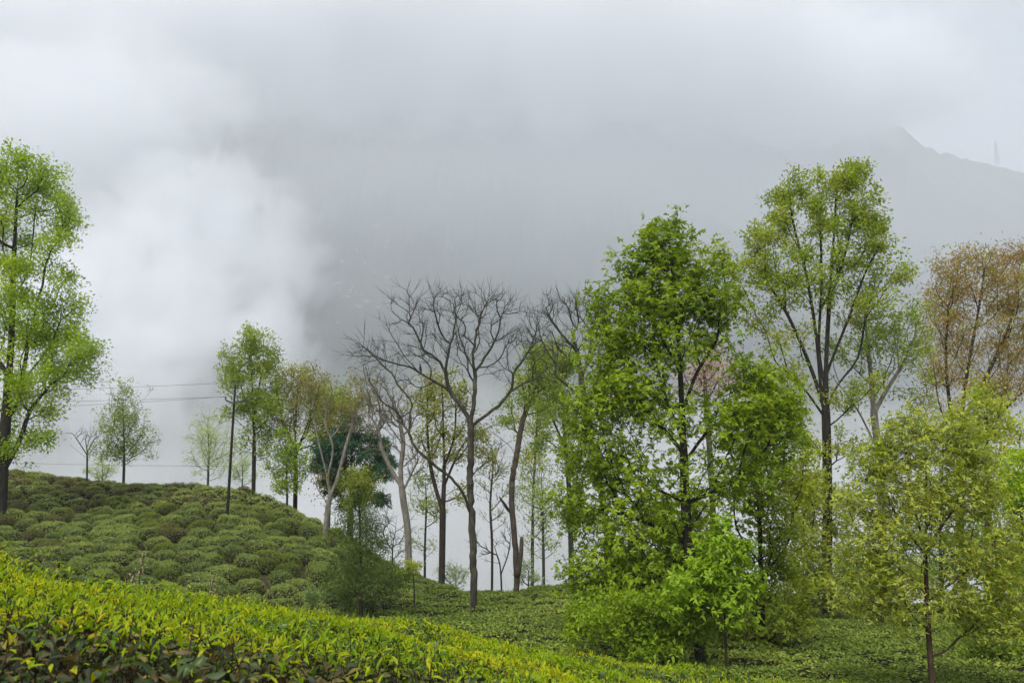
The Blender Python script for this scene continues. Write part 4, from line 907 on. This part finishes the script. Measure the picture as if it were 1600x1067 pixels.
for e in ends:
    prof = [(0, .03), (.05, .03), (.06, .055), (.09, .055), (.10, .035), (.12, .05), (.15, .045), (.17, .015)]
    V, F = tube(np.array([e + (0, 0, z) for z, _ in prof]), [r for _, r in prof], 8); mesh_obj('insulator', V, F, porcelain, pole)
def wire(label, A, B, sag, r=.0075):
    t = np.linspace(0, 1, 40)[:, None]; P = A + (B - A) * t; P[:, 2] -= sag * 4 * (t * (1 - t))[:, 0]
    V, F = tube(P, np.full(40, r), 5)
    tag(mesh_obj('wire', V, F, wire_m), label, 'wire', 'overhead wires strung from the power pole')
wire_m = rough_mat('wire_metal', [(.3, (.05, .05, .055)), (.7, (.09, .09, .10))], scale=3, rough=.5, bump=0)
W0 = [foot + e + (0, 0, .16) for e in ends]
far_left = [at(-420, 612, 52), at(-420, 628, 52), at(-420, 634, 53)]
far_right = [at(1150, 668, 60), at(1150, 676, 60), at(1150, 660, 60)]
wire('uppermost overhead wire running left from the pole', W0[2], far_left[0], .25)
wire('middle overhead wire running left from the pole', W0[1], far_left[1], .22)
wire('lowest overhead wire running left from the pole arm', W0[0], far_left[2], .45)
wire('upper overhead wire running right behind the trees', W0[2], far_right[2], .5)
wire('lower overhead wire running right behind the trees', W0[1], far_right[0], .5)
wire('slack low wire crossing the mist above the hill crest', at(352, 728, PD), at(-420, 690, 70), .5)
# ------------------------------------------------------------------ mast on the far ridge, houses on the far slope
mast_px = 1558; mp_ = at(mast_px, 252, RIDGE_D - 6); mH = 36 / FOC * RIDGE_D
mast = thing('radio_mast', 'thin grey lattice radio mast standing on the misty ridge at right', 'mast', tuple(mp_ - (0, 0, 8)))
mast_m = rough_mat('mast_steel', [(.3, (.05, .05, .05)), (.7, (.10, .10, .10))], scale=.2, bump=0)
LV, LF, o_ = [], [], 0
def leg_at(k, z): w = 3.6 * (1 - z / (mH + 8)) + .9; return np.array([w * (1, -1, -1, 1)[k], w * (1, 1, -1, -1)[k], z])
for k in range(4):
    V, F = tube(np.array([leg_at(k, z) for z in (0, 20, 40, mH + 4)]), [.5] * 4, 4); mesh_obj('leg', V, F, mast_m, mast)
for z in np.arange(2, mH, 6.0):
    for k in range(4):
        for A, B in ((leg_at(k, z), leg_at((k + 1) % 4, z + 5)), (leg_at((k + 1) % 4, z), leg_at(k, z + 5))):
            v, f = tube(np.array([A, (A + B) / 2, B]), [.22] * 3, 3, cap=False); LV.append(v); LF.append(f[0] + o_); o_ += len(v)
mesh_obj('bracing', np.concatenate(LV), LF, mast_m, mast)
V, F = tube(np.array([(0, 0, mH + 2), (0, 0, mH + 8), (0, 0, mH + 13)]), [.5, .4, .2], 5); mesh_obj('antenna', V, F, mast_m, mast)
wallm = rough_mat('house_wall', [(.3, (.16, .16, .155)), (.7, (.22, .215, .21))], scale=.3, bump=0)
roofs = [rough_mat('tin_roof', [(.3, c), (.7, tuple(x * 1.2 for x in c))], scale=.3, rough=.5, bump=0) for c in ((.24, .25, .26), (.24, .32, .42), (.32, .18, .14))]
winm = rough_mat('window_dark', [(.3, (.03, .035, .04)), (.7, (.05, .055, .06))], scale=.3, rough=.2, bump=0)
def house_proto(k, w, dp, hh):
    t = thing('house', 'x', 'house', (0, 0, 0))
    V = [(-w, -dp, -6), (w, -dp, -6), (w, dp, -6), (-w, dp, -6), (-w, -dp, hh), (w, -dp, hh), (w, dp, hh), (-w, dp, hh), (-w, 0, hh + 2.2), (w, 0, hh + 2.2)]
    mesh_obj('wall', V, [np.array([(0, 1, 5, 4), (1, 2, 6, 5), (2, 3, 7, 6), (3, 0, 4, 7)]), np.array([(4, 7, 8), (5, 9, 6)])], wallm, t, smooth=False)
    e = .8; R = [(-w - e, -dp - e, hh - .7), (w + e, -dp - e, hh - .7), (w + e, 0, hh + 2.4), (-w - e, 0, hh + 2.4), (-w - e, dp + e, hh - .7), (w + e, dp + e, hh - .7)]
    R += [(x, y, z + .25) for x, y, z in R]
    mesh_obj('roof', R, np.array([(6, 7, 8, 9), (9, 8, 11, 10), (0, 3, 2, 1), (3, 4, 5, 2), (0, 1, 7, 6), (4, 10, 11, 5), (0, 6, 9, 3), (3, 9, 10, 4), (1, 2, 8, 7), (2, 5, 11, 8)]), roofs[k], t, smooth=False)
    for x in (-w * .5, w * .5):
        mesh_obj('window', [(x - .7, -dp - .05, 1), (x + .7, -dp - .05, 1), (x + .7, -dp - .05, 2.3), (x - .7, -dp - .05, 2.3)], np.array([(0, 1, 2, 3)]), winm, t, smooth=False)
    return t
hp = [house_proto(0, 4.5, 3.5, 3.4), house_proto(1, 6, 4, 5.5), house_proto(2, 5, 3.6, 3.2), house_proto(0, 8, 4, 3.2)]
spots_h = [(589, 356, 3), (475, 377, 0), (488, 377, 2), (603, 388, 3), (606, 379, 0), (632, 382, 0), (558, 393, 0), (534, 411, 1), (570, 412, 0), (586, 427, 3), (605, 434, 3), (510, 448, 0), (528, 444, 3), (537, 442, 0), (529, 451, 3), (532, 454, 0), (548, 454, 2),
           (553, 450, 1), (556, 456, 0), (537, 465, 0), (544, 465, 2), (557, 462, 3), (562, 463, 1), (571, 471, 3), (574, 473, 0), (560, 480, 3), (564, 481, 0), (592, 482, 0), (545, 458, 0), (530, 505, 3), (338, 228, 3)]
first = set(); rh = np.random.default_rng(5)
for px, py, k in spots_h[:-1]:
    p = mountain_at(px, py)
    if k in first:
        src = hp[k]; o = src.copy(); COL.objects.link(o)
        for ch in src.children: c = ch.copy(); COL.objects.link(c); c.parent = o
    else: o = hp[k]; first.add(k)
    o.location = tuple(p + (0, 0, 1)); o.rotation_euler = (0, 0, rh.normal(0, .5)); s = rh.uniform(.30, .55); o.scale = (s, s * .8, s * .6)
    tag(o, 'tiny pale house of the village scattered on the misty mountainside', 'house', 'village houses on the misty mountainside')
# ------------------------------------------------------------------ flowering weed and dried stalks at the hedge
pinkish = LM('dry_flower', (.42, .30, .18), (.55, .42, .30), (.62, .52, .42))
def weed(label, px, py_top, py_foot, d, seed, leafm, n=18, size=.026):
    r_ = np.random.default_rng(seed); a, b = at(px, py_foot, d), at(px + 2, py_top, d); a[2] -= .35
    t = thing('flower_stalk', label, 'weed', tuple(a)); b = b - a
    P = np.array([b * q + np.array([.012 * math.sin(q * 7), .01 * math.cos(q * 5), 0]) for q in np.linspace(0, 1, 12)])
    V, F = tube(P, np.linspace(.006, .0025, 12), 6); mesh_obj('stem', V, F, B_RED, t)
    q = r_.uniform(.72, 1, n) ** .8; C = q[:, None] * b + r_.normal(0, .012, (n, 3)); D = unit(r_.normal(0, 1, (n, 3)) + (0, 0, .5))
    V, F = scatter_leaves(C, D, unit(r_.normal(0, 1, (n, 3))), size * r_.uniform(.6, 1.2, n), 'fold'); mesh_obj('flower_head', V, F, pinkish, t)
    q = r_.uniform(.3, .75, 9); C = q[:, None] * b; D = unit(r_.normal(0, 1, (9, 3)) * (1, 1, .4) + (0, 0, .3))
    V, F = scatter_leaves(C, D, np.tile((0, 0, 1.), (9, 1)), .06 * r_.uniform(.7, 1.2, 9), 'tea'); mesh_obj('leaves', V, F, leafm, t)
weed('upright pale flower stalk rising above the tea hedge at left', 222, 862, 915, 5.4, 1, L_GREY)
weed('short dry flower stalk left of the tall one at the hedge edge', 208, 890, 920, 5.3, 2, L_GREY, 16)
weed('pinkish dry sprig on the hedge edge right of the flower stalk', 331, 900, 935, 5.6, 3, L_GREY, 18)
# ------------------------------------------------------------------ foreground tea hedge
rg = np.random.default_rng(77)
H_OLD = leaf_mat('old_tea_leaf', [(0, (.026, .020, .012)), (.22, (.035, .050, .016)), (.45, (.050, .085, .020)), (.62, (.075, .052, .022)), (.8, (.12, .105, .030)), (.92, (.22, .16, .035)), (1, (.34, .28, .03))], noise_scale=1.1, noise_amt=.2, transl=.18, rough=.5, spec=.28)
H_MID = leaf_mat('green_tea_leaf', [(0, (.030, .062, .014)), (.5, (.065, .125, .018)), (1, (.13, .21, .025))], noise_scale=1.3, noise_amt=.35, transl=.3, rough=.4, spec=.35)
H_NEW = leaf_mat('new_tea_shoot', [(0, (.09, .18, .010)), (.3, (.20, .33, .012)), (.62, (.38, .47, .016)), (.88, (.54, .50, .016)), (1, (.54, .36, .014))], noise_scale=1.0, noise_amt=.42, transl=.42, rough=.5, spec=.15)
H_STEM = bark('tea_stem', (.030, .020, .012), (.060, .042, .024), (.10, .075, .04), 14)
def edge_d(x, y):
    px = 800 + FOC * x / np.maximum(y, .1) * 1.0
    return np.interp(px, EDGE_PX, EDGE_D)
def canopy(x, y):
    b = .045 * np.sin(x * 2.1 + .6 * np.sin(y * 1.7)) * np.cos(y * 2.4 + x * .5) + .03 * np.sin(x * 5.3 + y * 3.1) * np.sin(y * 6.1 - x * 2)
    return HZ(x, y) + b * np.clip(y / 2.5, .25, 1) - .075 * np.clip((y - 1.5) / 3, 0, 1) * np.clip((x + 3.0) / 1.2, -.9, 1)
hedge = thing('tea_hedge', 'bright yellow green tea hedge with fresh shoots filling the foreground', 'hedge', (0, 3.0, -1.6))
ho = np.array(hedge.location)
def sample(n, y0, y1, pad=1.15):
    """points spread evenly over the canopy inside the view wedge"""
    out = []
    while sum(map(len, out)) < n:
        y = np.sqrt(rg.uniform(y0 * y0, y1 * y1, n)); x = y * rg.uniform(-.64 * pad - .06, .64 * pad + .02, n)
        k = y < edge_d(x, y) + rg.normal(0, .06, n); out.append(np.stack([x[k], y[k]], -1))
    return np.concatenate(out)[:n]
def area(y0, y1):
    q = np.random.default_rng(1); y = np.sqrt(q.uniform(y0 * y0, y1 * y1, 20000)); x = y * q.uniform(-.80, .76, 20000)
    return (y1 * y1 - y0 * y0) * .5 * 1.56 * np.mean(y < edge_d(x, y))
allP, allD, allN, allS, allM = [], [], [], [], []
stV, stF, so = [], [], 0
for y0, y1, dens_old, dens_shoot, sz in ((1.0, 2.0, 6000, 2400, .52), (2.0, 3.6, 3600, 1700, .62), (3.6, 6.0, 1600, 800, .86), (6.0, 10.0, 1000, 560, 1.0)):
    a = area(y0, y1)
    # mature leaves in the top 14 cm
    n = int(a * dens_old); xy = sample(n, y0, y1); z = canopy(xy[:, 0], xy[:, 1])
    near_left = np.clip(1.5 - (xy[:, 1] - 1.0) / 1.7, 0, 1) * np.clip((1.2 - xy[:, 0]) / 1.2, 0, 1)
    dz = rg.uniform(0, 1, n) ** 1.5 * .16 - .035
    P = np.stack([xy[:, 0], xy[:, 1], z - dz + .005], -1)
    D = unit(rg.normal(0, 1, (n, 3)) * (1, 1, .6) + (0, 0, .25)); N = unit(rg.normal(0, .7, (n, 3)) + (0, -.1, 1))
    S = rg.uniform(.045, .088, n) * sz
    M = np.where(rg.random(n) < .38 + .55 * near_left, 0, 1)
    patch = np.array([mnoise.noise(Vector((a_ * 1.1, b_ * 1.1, 4.4))) for a_, b_ in xy])
    M = np.where((M == 1) & (patch > .28) & (rg.random(n) < .5), 0, M)
    S = np.where(M == 0, S * .62, S * .80)
    allP.append(P); allD.append(D); allN.append(N); allS.append(S); allM.append(M)
    # shoots: two or three young leaves and a bud on a short green stalk
    n = int(a * dens_shoot); xy = sample(n, y0, y1)
    near_left = np.clip(1.5 - (xy[:, 1] - 1.0) / 1.7, 0, 1) * np.clip((1.2 - xy[:, 0]) / 1.2, 0, 1)
    patch = np.array([mnoise.noise(Vector((a_ * 1.4 + 9, b_ * 1.4, 1.4))) for a_, b_ in xy])
    k = rg.random(n) < np.clip(.90 - .40 * near_left, 0, 1) * np.clip(.85 - 2.1 * patch, 0.08, 1)
    xy = xy[k]; n = len(xy); z = canopy(xy[:, 0], xy[:, 1])
    ht = rg.uniform(.0, .05, n); C = np.stack([xy[:, 0], xy[:, 1], z + ht], -1)
    ax = unit(np.stack([rg.normal(0, .42, n), rg.normal(0, .42, n), np.ones(n)], -1)); a0 = rg.uniform(0, 6.28, n)
    base = C - ax * .06
    for q, (el, ss, up) in enumerate(((.15, 1.05, 0.0), (.40, .95, .012), (.72, .78, .026), (1.3, .55, .036))):
        if q == 0: sel = rg.random(n) < .8
        else: sel = np.ones(n, bool)
        m = sel.sum(); az = a0[sel] + q * 2.4 + rg.normal(0, .3, m); e = el + rg.normal(0, .22, m)
        u = unit(np.cross(ax[sel], np.tile((.3, 1, .1), (m, 1)))); w = np.cross(ax[sel], u)
        D = unit((np.cos(az)[:, None] * u + np.sin(az)[:, None] * w) * np.cos(e)[:, None] + ax[sel] * np.sin(e)[:, None])
        allP.append(C[sel] + ax[sel] * up); allD.append(D); allN.append(unit(ax[sel] + rg.normal(0, .2, (m, 3)) - D * .2))
        allS.append(ss * rg.uniform(.026, .066, m) * sz); allM.append(np.full(m, 2))
    tri = np.arange(3) * 2 * math.pi / 3
    R = np.stack([np.cos(tri), np.sin(tri), 0 * tri], -1) * .0016
    Vt = np.concatenate([base[:, None] + R[None], (C + ax * .03)[:, None] + R[None] * .6], 1)
    b = (np.arange(n) * 6)[:, None]; kk = np.arange(3)[None]
    stV.append(Vt.reshape(-1, 3)); stF.append(np.stack([b + kk, b + (kk + 1) % 3, b + 3 + (kk + 1) % 3, b + 3 + kk], -1).reshape(-1, 4) + so); so += n * 6
P, D, N, S, M = map(np.concatenate, (allP, allD, allN, allS, allM))
# tall shoots that break the skyline of the hedge at the far left
hp_, hq_ = to_px(P); score = np.where((hp_ > -5) & (hp_ < 1605) & (hq_ < 1075), S / P[:, 1], 0)
big = np.argsort(-score)[:290]; rest = np.ones(len(P), bool); rest[big] = False
mats = [H_OLD, H_MID, H_NEW]; style = ['tea', 'tea', 'shoot']
VV, FF, MI, off = [], [], [], 0
for k in range(3):
    s = rest & (M == k); V, F = scatter_leaves(P[s] - ho, D[s], N[s], S[s], style[k]); VV.append(V); FF.append(F + off); MI.append(np.full(len(F), k)); off += len(V)
tag(mesh_obj('foliage', np.concatenate(VV), [np.concatenate(FF)], mats, hedge, midx=np.concatenate(MI)), kind='stuff')
tag(mesh_obj('stalks', np.concatenate(stV) - ho, [np.concatenate(stF)], H_STEM, hedge), kind='stuff')
# the nearest leaves are single objects; hue varies through a few copies of the material-bearing mesh
from mathutils import Matrix
lp = {}
for k in range(3):
    for v in range(6):
        tv, tt = leaf_verts(style[k]); tv = tv * (1 + rg.normal(0, .10, 3)) ; tv[:, 2] += (tv[:, 1] ** 2) * rg.normal(-.04, .10); tv[:, 0] += tv[:, 1] * (1 - tv[:, 1]) * rg.normal(0, .12)
        me = bpy.data.meshes.new('tea_leaf'); me.from_pydata(tv.tolist(), [], tt.tolist()); me.polygons.foreach_set('use_smooth', [True] * len(tt)); me.update(); lp[k, v] = me
def single(mat):
    """the same leaf colours for leaves that are objects: the random comes from the object"""
    m = mat.copy(); n, l = m.node_tree.nodes, m.node_tree.links
    g = [x for x in n if x.type == 'NEW_GEOMETRY'][0]; oi = n.new('ShaderNodeObjectInfo')
    for lk in list(g.outputs['Random Per Island'].links): l.new(oi.outputs['Random'], lk.to_socket)
    for x in list(n):
        if x.type == 'MIX' and x.data_type == 'FLOAT': x.inputs['Factor'].default_value = 0.0
    return m
sm = [single(m) for m in mats]
for (k, v), me in lp.items(): me.materials.append(sm[k])
X, Y, Z = leaf_frames(D[big], N[big])
for j, i in enumerate(big):
    o = bpy.data.objects.new('tea_leaf', lp[int(M[i]), int(rg.integers(0, 6))]); COL.objects.link(o); o.parent = hedge
    s = S[i]; c = P[i] - ho
    o.matrix_local = Matrix(((X[j, 0] * s, Y[j, 0] * s, Z[j, 0] * s, c[0]), (X[j, 1] * s, Y[j, 1] * s, Z[j, 1] * s, c[1]), (X[j, 2] * s, Y[j, 2] * s, Z[j, 2] * s, c[2]), (0, 0, 0, 1)))
# woody body under the leaves: a solid cushion that rounds over at the far edge
nx, ny = 130, 90
tx = np.linspace(-.86, .86, nx); T = np.linspace(0, 1, ny)
BX, BY, BZ = [], [], []
for t in T:
    xs = tx; ed = np.interp(800 + FOC * tx, EDGE_PX, EDGE_D) + .03
    y = .35 + (ed - .35) * t; x = xs * y - .02
    z = canopy(x, y) - .13 - .0 * t
    BX.append(x); BY.append(y); BZ.append(z)
for dy, dz in ((.10, -.10), (.16, -.30), (.17, -.7), (.10, -1.6)):
    BX.append(BX[ny - 1] + tx * dy); BY.append(BY[ny - 1] + dy); BZ.append(BZ[ny - 1] + dz)
BX, BY, BZ = map(np.array, (BX, BY, BZ))
nn = np.random.default_rng(4).normal(0, .02, BX.shape); BZ[:ny] += nn[:ny]
V = np.stack([BX.ravel(), BY.ravel(), BZ.ravel()], -1) - ho; i = np.arange(BX.shape[0] - 1)[:, None] * nx + np.arange(nx - 1)[None]
mesh_obj('branches', V, np.stack([i, i + 1, i + nx + 1, i + nx], -1).reshape(-1, 4), M_CORE, hedge)
# twigs
ntw = 2600; xy = sample(ntw, .8, 4.5); z = canopy(xy[:, 0], xy[:, 1])
A = np.stack([xy[:, 0], xy[:, 1], z - .16], -1); Dr = unit(rg.normal(0, .6, (ntw, 3)) + (0, 0, 1)); B = A + Dr * rg.uniform(.06, .15, (ntw, 1))
tri = np.arange(3) * 2 * math.pi / 3; R = np.stack([np.cos(tri), np.sin(tri), 0 * tri], -1) * .003
Vt = np.concatenate([A[:, None] + R[None], B[:, None] + R[None] * .6], 1); b = (np.arange(ntw) * 6)[:, None]; kk = np.arange(3)[None]
tag(mesh_obj('twigs', Vt.reshape(-1, 3) - ho, np.stack([b + kk, b + (kk + 1) % 3, b + 3 + (kk + 1) % 3, b + 3 + kk], -1).reshape(-1, 4), H_STEM, hedge), kind='stuff')
# ------------------------------------------------------------------ grass and weeds round the feet of the nearer trees
rw = np.random.default_rng(21); gP, gD, gN, gS = [], [], [], []
for lab, (root, P_, r_) in TREES.items():
    f = np.array(root.location)
    if f[1] > 46: continue
    m = int(70 + 700 * r_[0]); a = rw.uniform(0, 6.28, m); q = r_[0] + np.abs(rw.normal(0, .28 + r_[0], m))
    x, y = f[0] + q * np.cos(a), f[1] + q * np.sin(a)
    z0 = ground_z(x, y); s = rw.uniform(.35, .85, m) * np.exp(-q * .5)
    gP.append(np.stack([x, y, z0], -1)); gD.append(unit(np.stack([rw.normal(0, .32, m), rw.normal(0, .32, m), np.ones(m)], -1))); gN.append(unit(rw.normal(0, 1, (m, 3)) * (1, 1, .2))); gS.append(s)
L_GRASS = LM('grass', (.045, .065, .014), (.085, .115, .022), (.15, .15, .045))
V, F = scatter_leaves(np.concatenate(gP), np.concatenate(gD), np.concatenate(gN), np.concatenate(gS), 'narrow')
tag(mesh_obj('grass', V, F, L_GRASS), kind='stuff')
# ------------------------------------------------------------------ air: even haze, and the mist banks that drift in the valley
HAZE = 0.00042
def box_mesh(name, lo, hi, mat):
    x0, y0, z0 = lo; x1, y1, z1 = hi
    V = [(x0, y0, z0), (x1, y0, z0), (x1, y1, z0), (x0, y1, z0), (x0, y0, z1), (x1, y0, z1), (x1, y1, z1), (x0, y1, z1)]
    F = np.array([(0, 3, 2, 1), (4, 5, 6, 7), (0, 1, 5, 4), (1, 2, 6, 5), (2, 3, 7, 6), (3, 0, 4, 7)])
    return mesh_obj(name, V, F, mat, smooth=False)
hm, n, l, out = new_mat('haze_air')
pv = n.new('ShaderNodeVolumePrincipled'); pv.inputs['Color'].default_value = (0.935, 0.962, 1.0, 1)
pv.inputs['Density'].default_value = HAZE; pv.inputs['Anisotropy'].default_value = 0.0
l.new(pv.outputs['Volume'], out.inputs['Volume'])
allz = [mz.min(), gz.min()]
tag(box_mesh('haze', (-12200, -60, min(allz) - 40), (12200, 3400, mz.max() + 40), hm), kind='stuff')

def mist(px, py, d, rpx, rpy, depth, dens, scale=2.2, lo=0.42, hi=0.62, seed=0.0, label=None, col=(0.992, 0.995, 1.0), flat=None):
    """a bank of mist: an ellipsoid of uneven density that thins out towards its rim"""
    c = at(px, py, d); rx = rpx / FOC * d; rz = rpy / FOC * d
    m, n, l, out = new_mat('mist_air')
    tc = n.new('ShaderNodeTexCoord')
    ln = n.new('ShaderNodeVectorMath'); ln.operation = 'LENGTH'; l.new(tc.outputs['Object'], ln.inputs[0])
    rim = n.new('ShaderNodeMapRange'); rim.interpolation_type = 'SMOOTHSTEP'
    rim.inputs['From Min'].default_value = 1.0; rim.inputs['From Max'].default_value = 0.25
    l.new(ln.outputs['Value'], rim.inputs['Value'])
    mp = n.new('ShaderNodeMapping'); mp.inputs['Location'].default_value = (seed, seed * 1.7, seed * 0.6)
    s = scale; mp.inputs['Scale'].default_value = (s * rx / rz, s * depth / rz, s)
    l.new(tc.outputs['Object'], mp.inputs['Vector'])
    no = n.new('ShaderNodeTexNoise'); no.inputs['Scale'].default_value = 1.0; no.inputs['Detail'].default_value = 7; no.inputs['Roughness'].default_value = 0.6
    no.inputs['Distortion'].default_value = 0.4
    l.new(mp.outputs['Vector'], no.inputs['Vector'])
    ad = n.new('ShaderNodeMath'); ad.operation = 'MULTIPLY_ADD'; ad.inputs[1].default_value = 0.34
    l.new(rim.outputs['Result'], ad.inputs[0]); l.new(no.outputs['Fac'], ad.inputs[2])
    sm = n.new('ShaderNodeMapRange'); sm.interpolation_type = 'SMOOTHSTEP'
    sm.inputs['From Min'].default_value = lo + 0.17; sm.inputs['From Max'].default_value = hi + 0.17
    l.new(ad.outputs['Value'], sm.inputs['Value'])
    mu = n.new('ShaderNodeMath'); mu.operation = 'MULTIPLY'; l.new(sm.outputs['Result'], mu.inputs[0]); l.new(rim.outputs['Result'], mu.inputs[1])
    m2 = n.new('ShaderNodeMath'); m2.operation = 'MULTIPLY'; m2.inputs[1].default_value = dens; l.new(mu.outputs['Value'], m2.inputs[0])
    pv = n.new('ShaderNodeVolumePrincipled'); pv.inputs['Color'].default_value = (*col, 1); pv.inputs['Anisotropy'].default_value = 0.1
    l.new(m2.outputs['Value'], pv.inputs['Density']); l.new(pv.outputs['Volume'], out.inputs['Volume'])
    nu, nv = 32, 16
    V = [(0, 0, 1)] + [(math.sin(math.pi * j / nv) * math.cos(2 * math.pi * i / nu), math.sin(math.pi * j / nv) * math.sin(2 * math.pi * i / nu), math.cos(math.pi * j / nv)) for j in range(1, nv) for i in range(nu)] + [(0, 0, -1)]
    Q = [(1 + (j * nu) + i, 1 + ((j + 1) * nu) + i, 1 + ((j + 1) * nu) + (i + 1) % nu, 1 + (j * nu) + (i + 1) % nu) for j in range(nv - 2) for i in range(nu)]
    T = [(0, 1 + i, 1 + (i + 1) % nu) for i in range(nu)] + [(len(V) - 1, 1 + (nv - 2) * nu + (i + 1) % nu, 1 + (nv - 2) * nu + i) for i in range(nu)]
    o = mesh_obj('mist', V, [np.array(Q), np.array(T)], m); o.location = c; o.scale = (rx, depth, rz)
    return tag(o, label, None, None, 'stuff')
mist(170, 590, 820, 430, 430, 150, 0.036, 3.4, 0.43, 0.60, 1.3)        # bright bank rising at the left
mist(390, 430, 900, 190, 250, 80, 0.026, 2.6, 0.43, 0.60, 5.2)        # its ragged edge
mist(110, 190, 1050, 460, 260, 130, 0.017, 3.6, 0.42, 0.62, 2.9)       # wisps torn off above it
mist(800, 975, 820, 1900, 430, 460, 0.024, 1.8, 0.26, 0.50, 4.1)       # mist lying in the valley behind the trees
mist(640, 0, 1350, 1120, 330, 420, 0.019, 2.6, 0.34, 0.62, 7.7)        # cloud on the mountain's top
mist(1230, 130, 1450, 420, 150, 240, 0.027, 2.4, 0.30, 0.62, 6.1)      # cloud trailing along the ridge
mist(850, 470, 1050, 1700, 600, 480, 0.0020, 1.4, 0.10, 0.60, 3.3, col=(.93, .96, 1.0))     # thin veil before the flank
mist(300, 310, 860, 210, 150, 50, 0.024, 2.4, 0.47, 0.58, 8.3)         # thin torn wisps before the bank
mist(420, 560, 780, 130, 170, 45, 0.020, 2.2, 0.46, 0.58, 11.9)
